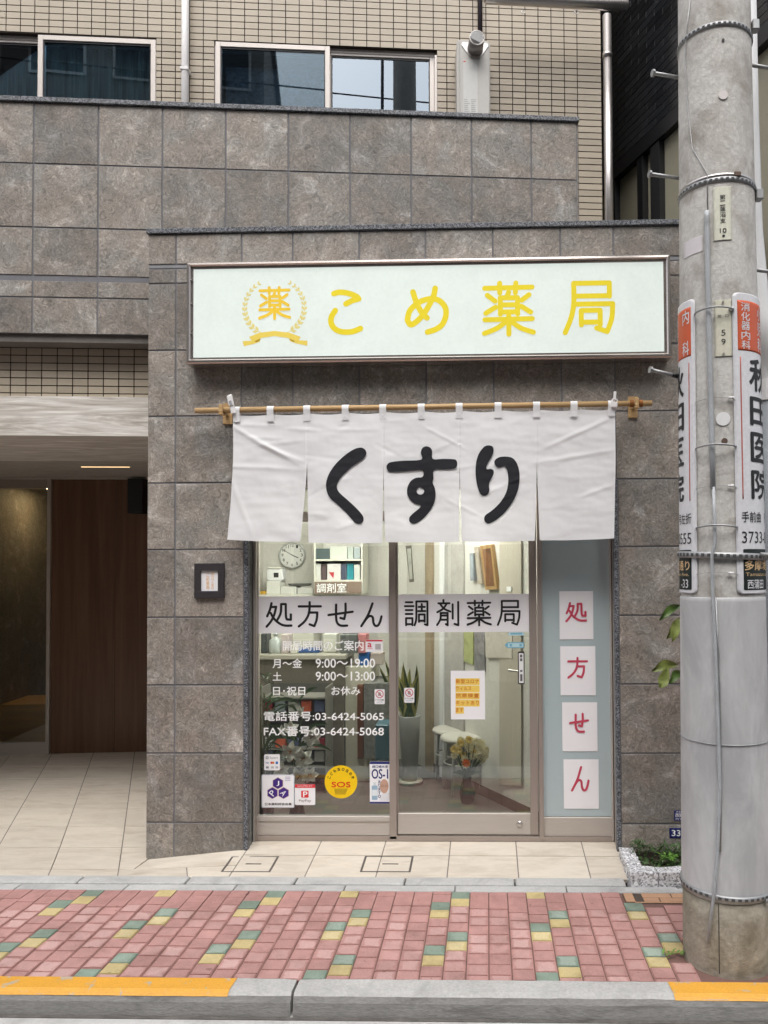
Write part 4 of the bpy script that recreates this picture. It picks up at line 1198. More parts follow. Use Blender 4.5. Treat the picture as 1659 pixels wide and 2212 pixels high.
# ---- small framed plate on the pier
x0, x1, z0, z1 = sr(419.7, 483.3, 1217, 1292, FY-.02)
t = thing('framed_plaque', 'small black framed plaque with orange lettering on the left pier', 'plaque', ((x0+x1)/2, FY-.01, z0))
ix0, ix1, iz0, iz1 = sr(433.6, 470.5, 1233, 1276.6, FY-.02)
M_FRB = mat('black_ash_frame', (.035, .030, .034), .5, stretch=(1, 1, 6))
for nm, a, b, c, d in (('frame_bar', x0, x1, iz1, z1), ('frame_bar', x0, x1, z0, iz0), ('frame_bar', x0, ix0, iz0, iz1), ('frame_bar', ix1, x1, iz0, iz1)):
    obj(nm, box(a, b, FY-.022, FY-.001, c, d, .001), M_FRB, t)
obj('card', box(ix0, ix1, FY-.010, FY-.002, iz0, iz1), M_PAPER, t)
xm = ix0 + (ix1-ix0)
w_ = (ix1-ix0)
M_ORL = flat('orange_print', (.80, .42, .10), .6)
vtext('print', '処方せん受付', ix0+w_*.66, w_*.17, iz1-.008, iz0+.008, FY-.0108, M_ORL, t)
vtext('print', 'こめ薬局', ix0+w_*.38, w_*.20, iz1-.014, iz0+.010, FY-.0108, M_ORL, t)

# ================================================================== LETTERING AND STICKERS ON THE GLASS
GY = DY - .0025
def film(name, label, cat, u0, u1, v0, v1, m, Y=None, th=.0012, r=0, parent=None, group=None):
    Y = GY if Y is None else Y
    x0, x1, z0, z1 = sr(u0, u1, v0, v1, Y)
    bm = prism(rrect(x0, x1, z0, z1, r), Y, Y+th) if r else box(x0, x1, Y, Y+th, z0, z1)
    if parent: return obj(name, bm, m, parent), (x0, x1, z0, z1)
    t = thing(name, label, cat, ((x0+x1)/2, Y, z0), 0, group)
    obj('backing', bm, m, t)
    return t, (x0, x1, z0, z1)
def word(parent, body, u0, u1, v0, v1, m, Y=None, name='print', bold=0, space=1):
    Y = GY - .0006 if Y is None else Y
    x0, x1, z0, z1 = sr(u0, u1, v0, v1, Y)
    return text_on(name, body, x0, x1, z0, z1, Y, m, parent, bold, space)
def shape(parent, pts, m, Y, name='print'):
    P_ = [(at(u, v, Y).x, at(u, v, Y).z) for u, v in pts]
    return obj(name, ([(x, Y, z) for x, z in P_], [tuple(range(len(P_)))]), m, parent)
def disc_pts(u, v, r, n=28, a0=0, a1=2*PI): return [(u+r*math.cos(a0+(a1-a0)*k/n), v-r*math.sin(a0+(a1-a0)*k/n)) for k in range(n)]
# white bands with the big black lettering
t, _ = film('lettered_band', 'white band lettered for prescriptions across the fixed glass pane', 'window sign', 556.5, 841.5, 1288.5, 1367, M_PAPER, group='white bands across the shop glass')
for ch, u0, u1 in (('処', 572, 633), ('方', 641, 697), ('せ', 705, 766), ('ん', 776, 828)):
    x0, x1, z0, z1 = sr(u0+3, u1-3, 1302, 1355, GY)
    kanji('letter', ch, x0, x1, z0, z1, GY, .0150, M_INK, t, .0006)
t, _ = film('lettered_band', 'white band reading dispensing pharmacy across the sliding door', 'window sign', 860.5, 1143.5, 1284, 1365, M_PAPER, group='white bands across the shop glass')
for ch, u0, u1 in (('調', 871, 928), ('剤', 939, 995), ('薬', 1005, 1065), ('局', 1070, 1128)):
    x0, x1, z0, z1 = sr(u0+3, u1-3, 1296, 1352, GY)
    kanji('letter', ch, x0, x1, z0, z1, GY, .0128, M_INK, t, .0006)
# opening hours
q = at(700, 1480, GY)
t = thing('opening_hours', 'white vinyl opening hours and telephone lettering on the fixed pane', 'lettering', (q.x, GY, at(700, 1590, GY).z))
for body, u0, u1, v0, v1 in (('開局時間のご案内', 611, 785, 1384, 1405), ('月～金', 589, 652, 1423, 1443), ('9:00～19:00', 682, 810, 1423, 1442), ('土', 589, 608, 1452, 1470), ('9:00～13:00', 682, 810, 1451, 1470),
                             ('日･祝日', 590, 659, 1483, 1502), ('お休み', 716, 778, 1483, 1502), ('電話番号:03-6424-5065', 570, 829, 1537, 1557), ('FAX番号:03-6424-5068', 570, 829, 1569, 1590)):
    word(t, body, u0, u1, v0, v1, M_VINYL, GY, 'text_line', .019)
# QR card (code left out)
t, r = film('payment_card', 'small white card with red top edge beside the opening hours', 'sticker', 789.6, 827, 1382, 1408, M_PAPER)
M_CRED = flat('card_red', (.62, .03, .06), .4)
film('edge_stripe', '', '', 790, 826.6, 1382.3, 1385.5, M_CRED, GY-.0006, .0004, parent=t)
word(t, 'a', 794, 803, 1389, 1398, M_CRED, bold=.03); word(t, 'aupay', 793, 805, 1400, 1403, M_CRED)
film('print_patch', '', '', 810.5, 822.5, 1391, 1403, flat('pale_grey_print', (.45, .42, .42), .6), GY-.0006, .0004, parent=t)
# do-not-touch stickers
def no_touch(u0, u1, v0, v1, label):
    t, r = film('door_sticker', label, 'sticker', u0, u1, v0, v1, M_PAPER, r=.006, group='no-touch stickers on the door glass')
    cu, cv, rr = (u0+u1)/2, v0+(v1-v0)*.32, (u1-u0)*.36
    bm = B()
    q = at(cu, cv, GY); R_ = rr/FPX*DY
    rg = [(q.x+R_*math.cos(a), q.z+R_*math.sin(a)) for a in lin(0, 2*PI, 25)]
    add_stroke(bm, rg, .0045, lambda x, z, d: (x, GY-d, z), .0012)
    add_stroke(bm, [(q.x-R_*.7, q.z+R_*.7), (q.x+R_*.7, q.z-R_*.7)], .004, lambda x, z, d: (x, GY-d, z), .0016)
    obj('ban_ring', bm, flat('ban_red', (.55, .07, .09), .5), t)
    hb = [(cu-rr*.4, cv+rr*.5), (cu+rr*.3, cv+rr*.55), (cu+rr*.45, cv-rr*.1), (cu+rr*.15, cv-rr*.5), (cu-rr*.2, cv-rr*.55), (cu-rr*.45, cv)]
    shape(t, hb, flat('skin_grey', (.42, .38, .38), .6), GY-.0006, 'hand_print')
    word(t, 'ドアに注意', u0+2, u1-2, v0+(v1-v0)*.66, v0+(v1-v0)*.77, M_INK, bold=.02)
    word(t, 'CAUTION', u0+4, u1-4, v0+(v1-v0)*.83, v0+(v1-v0)*.90, flat('teal_ink', (.05, .20, .22), .6))
no_touch(809, 831, 1489, 1521, 'round red ban sticker on the fixed pane near the centre post')
no_touch(873, 895, 1486, 1518, 'round red ban sticker on the sliding door near the centre post')
# payment stickers
t, r = film('card_sticker', 'square white card-payment sticker with small coloured logos', 'sticker', 570.5, 604.5, 1629.5, 1664, M_PAPER, r=.008)
M_GREYI = flat('grey_sticker_ink', (.25, .26, .30), .6)
film('logo_ring', '', '', 574, 580, 1634, 1640, M_GREYI, GY-.0006, .0004, r=.003, parent=t)
film('logo_core', '', '', 575.7, 578.3, 1635.7, 1638.3, M_PAPER, GY-.0011, .0004, parent=t)
word(t, 'Square', 582.5, 600, 1634, 1640.5, M_GREYI)
word(t, 'VISA', 573.5, 581, 1646, 1649.5, flat('navy_ink', (.03, .05, .22), .5), bold=.02)
shape(t, disc_pts(586.6, 1647.6, 2.6, 14), M_CRED, GY-.0006, 'logo_dot'); shape(t, disc_pts(590, 1647.6, 2.6, 14), flat('logo_orange', (.75, .22, .03), .5), GY-.0009, 'logo_dot')
film('logo_patch', '', '', 595.5, 600.5, 1645, 1650.5, flat('logo_blue', (.03, .16, .50), .5), GY-.0006, .0004, parent=t)
for u in (574.5, 585.5, 595): film('logo_patch', '', '', u, u+6, 1655.5, 1660, M_GREYI if u < 580 else flat('soft_grey_ink', (.5, .5, .52), .6), GY-.0006, .0004, parent=t)
# JPA plate
t, r = film('member_plate', 'white plate with three purple hexagons lettered J P A', 'sticker', 565, 636, 1673, 1745, flat('plate_edge', (.50, .53, .60), .4), r=.008)
film('face', '', '', 566.5, 634.5, 1674.5, 1743.5, M_PAPER, GY-.0006, .0004, r=.007, parent=t)
M_PUR = flat('purple_ink', (.055, .018, .22), .45); M_PED = flat('hexagon_edge', (.60, .45, .40), .5)
for ch, hu, hv, ro in (('J', 600.3, 1692, 0), ('P', 588.6, 1713, .9), ('A', 612.6, 1713, -.9)):
    hx_ = [(hu+13.2*math.sin(a), hv-13.2*math.cos(a)) for a in [k*PI/3 for k in range(6)]]
    shape(t, hx_, M_PED, GY-.0010, 'hexagon_edge')
    hx_ = [(hu+12.0*math.sin(a), hv-12.0*math.cos(a)) for a in [k*PI/3 for k in range(6)]]
    shape(t, hx_, M_PUR, GY-.0014, 'hexagon')
    V, F = text2d(ch, .004); V = fit2d(V, -.5, .5, -.72, .72)
    q = at(hu, hv, GY); sz = .0255*(.85 if ch == 'J' else 1)
    V = [(q.x + sz*(x*math.cos(ro)*(.8 if ch == 'J' else 1.1) - z*math.sin(ro)), q.z + sz*(x*math.sin(ro) + z*math.cos(ro))) for x, z in V]
    obj('letter', ([(x, GY-.0019, z) for x, z in V], F), M_VINYL, t)
word(t, '日本薬剤師会会員', 572.5, 630, 1734, 1740, M_INK, GY-.0011, bold=.015)
for v in (1678, 1681.5, 1685): film('small_print', '', '', 616, 616+random.uniform(10, 16), v, v+1.2, flat('violet_print', (.30, .28, .45), .6), GY-.0011, .0004, parent=t)
# PayPay
t, r = film('payment_sticker', 'white PayPay payment sticker with red header', 'sticker', 637, 681, 1694, 1739, M_PAPER, r=.008)
M_PP = flat('pay_red', (.70, .035, .045), .45)
film('header', '', '', 637.2, 680.8, 1694.2, 1702, M_PP, GY-.0006, .0004, parent=t)
word(t, 'PayPayが使えます', 643, 675, 1696.3, 1700, M_VINYL, GY-.0011)
film('logo_square', '', '', 650.5, 666.5, 1708, 1723, M_PP, GY-.0006, .0004, r=.004, parent=t)
word(t, 'P', 655, 664, 1710, 1721.5, M_VINYL, GY-.0011, bold=.03)
word(t, 'PayPay', 646, 672, 1727, 1733.5, flat('pay_grey', (.22, .16, .16), .6), GY-.0011, bold=.01)
# round SOS sticker
q = at(736.5, 1689, GY); R_ = 35.3/FPX*DY
t = thing('round_sticker', 'round yellow children SOS sticker on the fixed pane', 'sticker', (q.x, GY, q.z-R_))
M_SOSY = flat('sticker_yellow', (.90, .58, .004), .45)
obj('backing', prism([(q.x+R_*math.cos(a), q.z+R_*math.sin(a)) for a in lin(0, 2*PI, 49)[:-1]], GY, GY+.0012), M_SOSY, t)
for i, ch in enumerate('こどもSOSの家'):
    an = math.radians(160 - i*140/7); V, F = text2d(ch, .03); V = fit2d(V, -.0085, .0085, -.0095, .0095)
    ro = an - PI/2; cx_, cz_ = q.x + R_*.77*math.cos(an), q.z + R_*.77*math.sin(an)
    obj('letter', ([(cx_ + x*math.cos(ro) - z*math.sin(ro), GY-.0006, cz_ + x*math.sin(ro) + z*math.cos(ro)) for x, z in V], F), M_INK, t)
word(t, 'SOS', 716.5, 757, 1689, 1700.5, flat('sos_red', (.72, .035, .01), .5), GY-.0008, bold=.045)
for k in range(5): film('small_print', '', '', 722+k*.6, 751-k*1.2, 1704+k*2.6, 1705.2+k*2.6, flat('olive_print', (.25, .17, .01), .6), GY-.0006, .0004, parent=t)
# OS-1 poster
t, r = film('drink_poster', 'small OS-1 drink poster with blue edges beside the centre post', 'poster', 798.6, 841.6, 1645, 1736, M_PAPER)
M_NAVY = flat('poster_navy', (.02, .03, .16), .5)
film('edge_stripe', '', '', 798.8, 841.4, 1645.2, 1650.5, M_NAVY, GY-.0006, .0004, parent=t)
film('edge_stripe', '', '', 798.8, 841.4, 1732, 1735.8, M_NAVY, GY-.0006, .0004, parent=t)
word(t, '経口補水液', 804, 837.5, 1653, 1659, M_NAVY, bold=.02)
word(t, 'OS-1', 803, 838, 1661.5, 1682, M_NAVY, bold=.03)
vtext('print', 'あります。', at(819.5, 1700, GY).x, .016, at(819, 1685, GY).z, at(819, 1724, GY).z, GY-.0006, M_NAVY, t, .02)
film('bottle_print', '', '', 803, 815.5, 1697, 1728, flat('bottle_blue', (.33, .47, .60), .5), GY-.0006, .0004, r=.006, parent=t)
film('bottle_label', '', '', 803.5, 815, 1706, 1719, flat('bottle_label_white', (.75, .79, .83), .5), GY-.0011, .0004, parent=t)
film('bottle_neck', '', '', 806.5, 812, 1690, 1696.8, flat('bottle_cap_pale', (.66, .70, .74), .5), GY-.0006, .0004, parent=t)
M_FACE = flat('printed_skin', (.55, .34, .25), .6)
shape(t, [(830+9.2*math.cos(a), 1698-15*math.sin(a)*(1 if math.sin(a) > 0 else 1.05)) for a in lin(0, 2*PI, 25)[:-1]], M_FACE, GY-.0010, 'portrait_print')
shape(t, [(820, 1730), (822, 1718), (829, 1712), (841, 1712), (841, 1730)], flat('printed_shirt', (.74, .74, .77), .6), GY-.0006, 'shirt_print')
bm = B()
for c_u in (825.8, 834.2):
    qq = at(c_u, 1697.5, GY); add_stroke(bm, [(qq.x+.0085*math.cos(a), qq.z+.0055*math.sin(a)) for a in lin(0, 2*PI, 17)], .0016, lambda x, z, d: (x, GY-d, z), .0014)
obj('glasses_print', bm, flat('glasses_brown', (.06, .03, .025), .5), t)
# yellow notice sheet
t, r = film('notice_sheet', 'white sheet with yellow highlighted notice hung in the sliding door', 'paper', 973.5, 1048, 1449, 1554, M_PAPER)
M_HI = flat('highlighter_yellow', (.88, .62, .12), .7); M_OR = flat('notice_orange', (.62, .16, .01), .7)
for body, u1, v0 in (('新型コロナ', 1036, 1467), ('ウィルス', 1036, 1482.5), ('抗原検査', 1036, 1498), ('キットあり', 1036, 1513.5), ('ます', 1002, 1529)):
    film('highlight', '', '', 984, u1, v0-1.6, v0+12.6, M_HI, GY-.0005, .0003, parent=t)
    word(t, body, 985, u1-1.5 if len(body) != 4 or body[0] == '抗' else 1018, v0, v0+9, M_OR, GY-.0011, 'text_line', .02, 1.2)
# small blue stickers on the door
M_LB = flat('sticker_sky_blue', (.18, .46, .62), .5)
t = thing('arrow_sticker', 'small pale blue arrow sticker above the door handle', 'sticker', (at(1112, 1394, GY).x, GY, at(1112, 1400, GY).z))
P_ = [(at(u, v, GY).x, at(u, v, GY).z) for u, v in ((1090, 1393.5), (1096, 1387.5), (1132, 1387), (1132, 1400), (1096, 1400))]
obj('backing', prism(P_, GY, GY+.001), M_LB, t)
film('label_face', '', '', 1097, 1130.5, 1389.5, 1398, flat('pale_aqua', (.52, .74, .80), .5), GY-.0006, .0004, parent=t)
for u in (1101, 1122): film('print_patch', '', '', u, u+5, 1391, 1396.5, M_LB, GY-.0011, .0004, parent=t)
t = thing('maker_sticker', 'small blue and white sticker just under the white door band', 'sticker', (at(1115, 1368, GY).x, GY, at(1115, 1373, GY).z))
P_ = [(at(u, v, GY).x, at(u, v, GY).z) for u, v in ((1099, 1366), (1131, 1366), (1133, 1373), (1097, 1373))]
obj('backing', prism(P_, GY, GY+.001), flat('pale_aqua', (.52, .74, .80), .5), t)
film('print_band', '', '', 1103, 1128, 1367.5, 1370.5, M_LB, GY-.0006, .0004, parent=t)
# four sheets with red characters
BY = DY - .006
for ch, nm, (u0, u1, v0, v1), (a, b, c, d) in (('処', 'first, topmost', (1208, 1282, 1277, 1381), (1220, 1268, 1300, 1345)), ('方', 'second', (1210, 1287, 1396, 1502), (1224, 1271, 1420, 1467)),
                                              ('せ', 'third', (1214, 1291, 1517, 1623), (1228, 1273, 1538, 1585)), ('ん', 'fourth, lowest', (1217, 1294, 1640, 1747), (1232, 1274, 1653, 1712))):
    x0, x1, z0, z1 = sr(u0, u1, v0, v1, BY)
    t = thing('character_sheet', f'white sheet with a red character, {nm} of the column on the blue-grey panel', 'paper', ((x0+x1)/2, BY, z0), 0, 'red character sheets on the blue panel')
    bm = B(); n = 8
    gg = [[bm.verts.new((x0+(x1-x0)*i/n, BY - .0010 - .0022*math.sin(PI*j/n)*math.sin(2.1*i/n+len(nm)), z0+(z1-z0)*j/n)) for j in range(n+1)] for i in range(n+1)]
    for i in range(n):
        for j in range(n): bm.faces.new((gg[i][j], gg[i+1][j], gg[i+1][j+1], gg[i][j+1]))
    obj('sheet', bm, M_PAPER, t, True)
    x0, x1, z0, z1 = sr(a+2, b-2, c+2, d-2, BY)
    kanji('letter', ch, x0, x1, z0, z1, BY-.0034, .0135, M_RED, t, .0006)

# ================================================================== INSIDE THE SHOP
ZI = zfl - .004
IY = 6.75
interior = bpy.data.objects.new('shop_interior', None); C.objects.link(interior); interior['kind'] = 'structure'
M_CREAM = mat('cream_wall', (.66, .645, .59), .8, var=.03)
M_CREAM2 = mat('beige_door', (.52, .475, .39), .6, var=.05, stretch=(6, 6, .4))
obj('shop_floor', box(-2.0, 1.6, DY+.071, 8.0, ZI-.05, ZI), mat('grey_vinyl_floor', (.125, .118, .105), .38, var=.18, scale=2.5, stretch=(.5, 4, 1)), interior)
obj('shop_ceiling', box(-2.0, 1.6, DY+.06, 8.0, 2.50, 2.55), M_CREAM, interior)
obj('back_wall', box(-2.0, -.3, IY, IY+.06, ZI, 2.5), M_CREAM, interior)
obj('left_wall', box(-2.0, -1.96, FY+.145, IY, ZI, 2.5), M_CREAM, interior)
obj('front_infill', box(-1.96, -1.48, FY+.145, DY+.03, ZI, 2.5), M_CREAM, interior)
obj('front_infill', box(.79, 1.6, FY+.145, DY+.06, ZI, 2.5), M_CREAM, interior)
g0, g1 = atz(1119, 1755, ZI), atz(935, 1666, ZI)
dd = (g1-g0); dd.z = 0; dd.normalize()
dn = Vector((-dd.y, dd.x, 0))                    # points into the room
if dn.x > 0: dn = -dn
def diag(a, b, o0, o1, z0, z1):
    M = Matrix((( dd.x, dn.x, 0, g0.x), (dd.y, dn.y, 0, g0.y), (0, 0, 1, 0), (0, 0, 0, 1)))
    return box(a, b, o0, o1, z0, z1, M=M)
DL = (g1-g0).length
obj('angled_wall', diag(-.36, DL+.9, -.06, -.001, ZI, 2.5), M_CREAM, interior)
obj('baseboard', diag(-.36, DL, 0, .008, ZI, ZI+.07), mat('dark_baseboard', (.10, .07, .05), .5), interior)
P0 = g0.copy()
def wq(name, label, cat, pts, m, lift=.012, parent=None, group=None, pl=None):
    """a flat panel on the angled wall (or a wall at a given depth) from four sight lines"""
    n = dn if pl is None else Vector((0, -1, 0)); base = P0 if pl is None else Vector((0, pl, 0))
    A = [atp(u, v, base + n*lift, n) for u, v in pts]; Bk = [p - n*(lift-.001 if lift > .004 else lift) for p in A]
    N_ = len(A); bm = B()
    a = [bm.verts.new(p) for p in A]; b = [bm.verts.new(p) for p in Bk]
    bm.faces.new(a); bm.faces.new(b[::-1])
    for i in range(N_): bm.faces.new((a[i], b[i], b[(i+1) % N_], a[(i+1) % N_]))
    bmesh.ops.recalc_face_normals(bm, faces=bm.faces[:])
    o = obj(name, bm, m, parent)
    if label: tag(o, label, cat, group)
    return o
def zz3(pts, x0=1500): return [((x0+x/2.37)*k_, (2080+y/2.37)*k_) for x, y in pts]
# doors and panels of the angled wall
dr = wq('inner_door', 'pale grey inner door panel in the shop', 'door', zz3([(580, -200), (770, -200), (770, 2420), (580, 2350)]), mat('grey_door', (.46, .445, .41), .6), .014)
wq('door_jamb', None, None, zz3([(545, -200), (580, -200), (580, 2340), (545, 2320)]), M_WHITE, .025, dr)
wq('door_jamb', None, None, zz3([(412, -200), (466, -200), (466, 2290), (412, 2260)]), mat('oak_jamb', (.38, .30, .20), .55), .03, dr)
ob = wq('closet_door', 'beige closet door with lever handle behind the sliding door glass', 'door', zz3([(1105, -200), (1306, -200), (1306, 2400), (1105, 2400)]), M_CREAM2, .014)
wq('switch_plate', None, None, zz3([(1172, 545), (1214, 545), (1214, 590), (1172, 590)]), M_WHITE, .022, ob)
# pictures and posters
def picture(pts, label, mfr, mpic, ins=.16, pl=None, lift=.03):
    o = wq('picture_frame', label, 'picture', pts, mfr, lift, pl=pl)
    c = (sum(p[0] for p in pts)/4, sum(p[1] for p in pts)/4)
    wq('picture', None, None, [(c[0]+(u-c[0])*(1-ins*2), c[1]+(v-c[1])*(1-ins)) for u, v in pts], mpic, lift+.002, o, pl=pl)
M_OAKF = mat('oak_frame', (.40, .25, .10), .5)
picture(zz3([(922, 165), (1028, 150), (1083, 570), (972, 575)]), 'tilted oak picture frame with a brown picture', M_OAKF, mat('brown_picture', (.20, .085, .03), .5, var=.6, scale=5))
picture(zz3([(868, 175), (905, 172), (945, 515), (905, 520)]), 'tilted narrow pale picture frame beside the brown picture', mat('pale_frame', (.42, .36, .28), .5), mat('pale_picture', (.50, .45, .38), .5, var=.3, scale=7))
picture(zz3([(826, 235), (862, 230), (866, 488), (834, 490)]), 'small grey-blue picture on the angled wall', mat('grey_frame', (.30, .33, .36), .5), mat('blue_picture', (.38, .43, .47), .5, var=.3, scale=7))
picture(zz3([(230, 165), (282, 160), (306, 500), (266, 505)]), 'tilted dark-edged picture near the centre post', mat('dark_frame', (.10, .085, .07), .5), mat('grey_picture', (.33, .33, .29), .5, var=.3, scale=9), pl=6.3)
wq('wall_poster', 'yellow-green poster hung on the angled wall', 'poster', zz3([(715, 975), (862, 960), (857, 1275), (708, 1215)]), mat('green_poster', (.42, .45, .20), .6, var=.35, scale=9), .012)
wq('wall_notice', 'grey notices pinned beside the yellow-green poster', 'poster', zz3([(870, 965), (968, 965), (966, 1340), (872, 1325)]), mat('grey_notice', (.27, .26, .26), .6, var=.5, scale=12), .012)
wq('wall_sheet', 'large pale sheet on the angled wall behind the door handle', 'paper', zz3([(970, 965), (1225, 965), (1225, 1215), (975, 1205)]), mat('pale_sheet', (.58, .54, .46), .7), .018)

def ibox(name, label, cat, u0, u1, v0, v1, Y, depth, m, bev=.003, parent=None, group=None):
    a, b = at(u0, v0, Y), at(u1, v1, Y)
    o = obj(name, box(a.x, b.x, Y, Y+depth, b.z, a.z, bev), m, parent)
    if label: tag(o, label, cat, group)
    return o
def z2(x, x0=900): return (x0+x/2.37)*k_
def y2(y): return (2080+y/2.37)*k_
def y4(y): return (2650+y/2.37)*k_
# wall clock
q = at(631, 1199, IY-.02); R_ = 28.5/FPX*IY
t = thing('wall_clock', 'round white wall clock with black numerals in the dispensary', 'clock', (q.x, IY-.02, q.z-R_))
obj('rim', tube([(q.x+R_*.96*math.cos(a), IY-.022, q.z+R_*.96*math.sin(a)) for a in lin(0, 2*PI, 33)], .008, 8, False), flat('clock_rim', (.52, .53, .50), .3, .3), t, True)
obj('face', tube([(q.x, IY-.018, q.z), (q.x, IY-.002, q.z)], R_*.95, 32), flat('clock_face', (.78, .78, .74), .5), t)
for h in range(1, 13):
    an = PI/2 - h*PI/6; cx_, cz_ = q.x+R_*.74*math.cos(an), q.z+R_*.74*math.sin(an)
    text_on('numeral', str(h), cx_-.010*(1.3 if h > 9 else .8), cx_+.010*(1.3 if h > 9 else .8), cz_-.013, cz_+.013, IY-.0186, M_INK, t, .02)
for an, ln, w_ in ((PI/2 - (3+50/60)*PI/6, .5, .0075), (PI/2 - 50*PI/30, .80, .005)):
    bm = B(); add_stroke(bm, [(q.x-R_*.1*math.cos(an), q.z-R_*.1*math.sin(an)), (q.x+R_*ln*math.cos(an), q.z+R_*ln*math.sin(an))], w_, lambda x, z, d: (x, IY-.019-d, z), w_*.1)
    obj('hand', bm, M_INK, t)
# dispensary shelf with packets
SYF = 6.35
a, b = at(z2(795), y2(60), SYF), at(z2(1252), y2(612), SYF)
t = thing('wall_shelf', 'white dispensary shelf unit filled with medicine packets', 'shelf', ((a.x+b.x)/2, SYF, b.z))
M_SHELF = flat('shelf_white', (.66, .65, .57), .5)
for x_ in (a.x, b.x-.014): obj('side', box(x_, x_+.014, SYF, SYF+.3, b.z, a.z+.2), M_SHELF, t)
for y_ in (298, 492, 612): zz_ = at(700, y2(y_), SYF).z; obj('board', box(a.x+.0141, b.x-.0141, SYF, SYF+.3, zz_-.006, zz_+.008), M_SHELF, t)
obj('back', box(a.x+.0141, b.x-.0141, SYF+.301, SYF+.31, b.z, a.z+.2), M_CREAM, t)
pk = [((800, 940, 190, 290), (.07, .10, .10)), ((945, 1105, 172, 290), (.55, .57, .50)), ((1112, 1165, 175, 290), (.46, .50, .46)), ((1170, 1228, 178, 290), (.35, .40, .40)),
      ((804, 858, 330, 484), (.62, .62, .58)), ((863, 916, 335, 484), (.10, .07, .07)), ((921, 1045, 332, 484), (.66, .64, .62)), ((1050, 1100, 335, 484), (.07, .08, .12)), ((1104, 1167, 330, 484), (.02, .25, .30)), ((1171, 1226, 340, 484), (.58, .60, .56))]
for i, ((x0, x1, y0, y1), c) in enumerate(pk):
    o = ibox('medicine_packet', ['dark green', 'wide pale', 'narrow pale', 'grey', 'plain white', 'brown and black', 'white with a red wedge', 'near-black', 'teal', 'small white'][i] + ' medicine packet on the ' + ('upper' if i < 4 else 'lower') + ' board of the dispensary shelf', 'packet', z2(x0), z2(x1), y2(y0), y2(y1)-.6, SYF+.02+.01*(i % 3), .14, flat('packet_tone_' + 'abcdefghij'[i], c, .5), .002, None, 'packets on the dispensary shelf')
    if i == 6:
        wq('red_wedge', None, None, [(z2(935), y2(410)), (z2(985), y2(410)), (z2(978), y2(470))], flat('wedge_red', (.5, .04, .05), .5), .001, o, pl=SYF+.02+.01*(i % 3)-.0008)
x0, x1, z0, z1 = sr(z2(800), z2(1238), y2(500), y2(608), SYF-.02)
t = thing('room_sign', 'brown sign reading dispensary in white below the shelf', 'sign', ((x0+x1)/2, SYF-.02, z0))
obj('board', box(x0, x1, SYF-.02, SYF-.008, z0, z1), mat('brown_sign', (.23, .165, .125), .5), t)
word(t, '調剤室', z2(822), z2(1098), y2(515), y2(600), M_VINYL, SYF-.0208, 'letters', .01)
# counter and what stands on it
CYF = 6.0
ct = at(640, 1414, CYF)
t = thing('counter', 'beige reception counter with grey-brown front inside the pharmacy', 'counter', (-1.4, CYF, ZI))
xe = at(z2(1100), 1420, CYF).x
obj('top', box(-1.955, xe, CYF-.03, CYF+.5, ct.z-.035, ct.z, .003), flat('counter_top', (.42, .40, .33), .4), t)
obj('front', box(-1.955, xe-.02, CYF, CYF+.46, ZI, ct.z-.0351), mat('counter_front', (.16, .142, .112), .6, var=.08), t)
xe2 = at(800, 1450, CYF).x
obj('end_desk', box(xe-.019, xe2, CYF+.05, CYF+.5, ZI, ct.z-.10, .003), flat('desk_cream', (.52, .50, .40), .5), t)
items = [((365, 478, 985, 1168), (.50, .54, .52), 'clear pump bottle of sanitiser on the counter', 'bottle'), ((490, 560, 990, 1150), (.60, .52, .50), 'pale pink carton standing on the counter', 'carton'),
         ((640, 845, 1132, 1168), (.03, .10, .30), 'low blue tray on the counter', 'tray'), ((880, 1010, 985, 1120), (.62, .62, .55), 'pale card stand on the counter', 'stand'),
         ((1040, 1200, 990, 1040), (.12, .13, .12), 'dark printer tray behind the counter', 'printer'), ((1205, 1290, 985, 1060), (.55, .22, .22), 'pink folded leaflet on the counter', 'leaflet'),
         ((1212, 1310, 1130, 1208), (.02, .12, .38), 'bright blue box on the lower desk', 'box'), ((1318, 1440, 1160, 1205), (.42, .36, .32), 'brown basket on the lower desk', 'basket'), ((570, 640, 1095, 1165), (.66, .64, .58), 'white paper pad on the counter', 'paper'), ((300, 355, 985, 1100), (.05, .06, .06), 'black device at the counter end', 'device')]
for i, ((x0, x1, y0, y1), c, lab, cat) in enumerate(items):
    Yi = CYF + .06 + .025*(i % 4); a, b = at(z2(x0), y2(y0), Yi), at(z2(x1), y2(y1), Yi)
    base = ct.z + .001 if y1 < 1175 else ct.z - .099
    m_ = flat('counter_item_' + 'abcdefghij'[i], c, .4)
    hh = max(.03, a.z - base)
    if cat == 'bottle':
        o = tag(obj('sanitiser_bottle', add_lathe(B(), [(.045, 0), (.052, .01), (.052, hh*.62), (.03, hh*.75), (.014, hh*.8), (.014, hh*.9), (.02, hh*.92), (.02, hh)], ((a.x+b.x)/2, Yi+.06, base), 16), m_, None, True), lab, cat)
    else:
        nm = {'carton': 'carton', 'tray': 'tray', 'stand': 'card_stand', 'printer': 'printer', 'leaflet': 'leaflet', 'box': 'storage_box', 'basket': 'basket', 'paper': 'paper_pad', 'device': 'card_terminal'}[cat]
        o = tag(obj(nm, box(a.x, b.x, Yi, Yi+.14, base, base+hh, .006), m_), lab, cat)
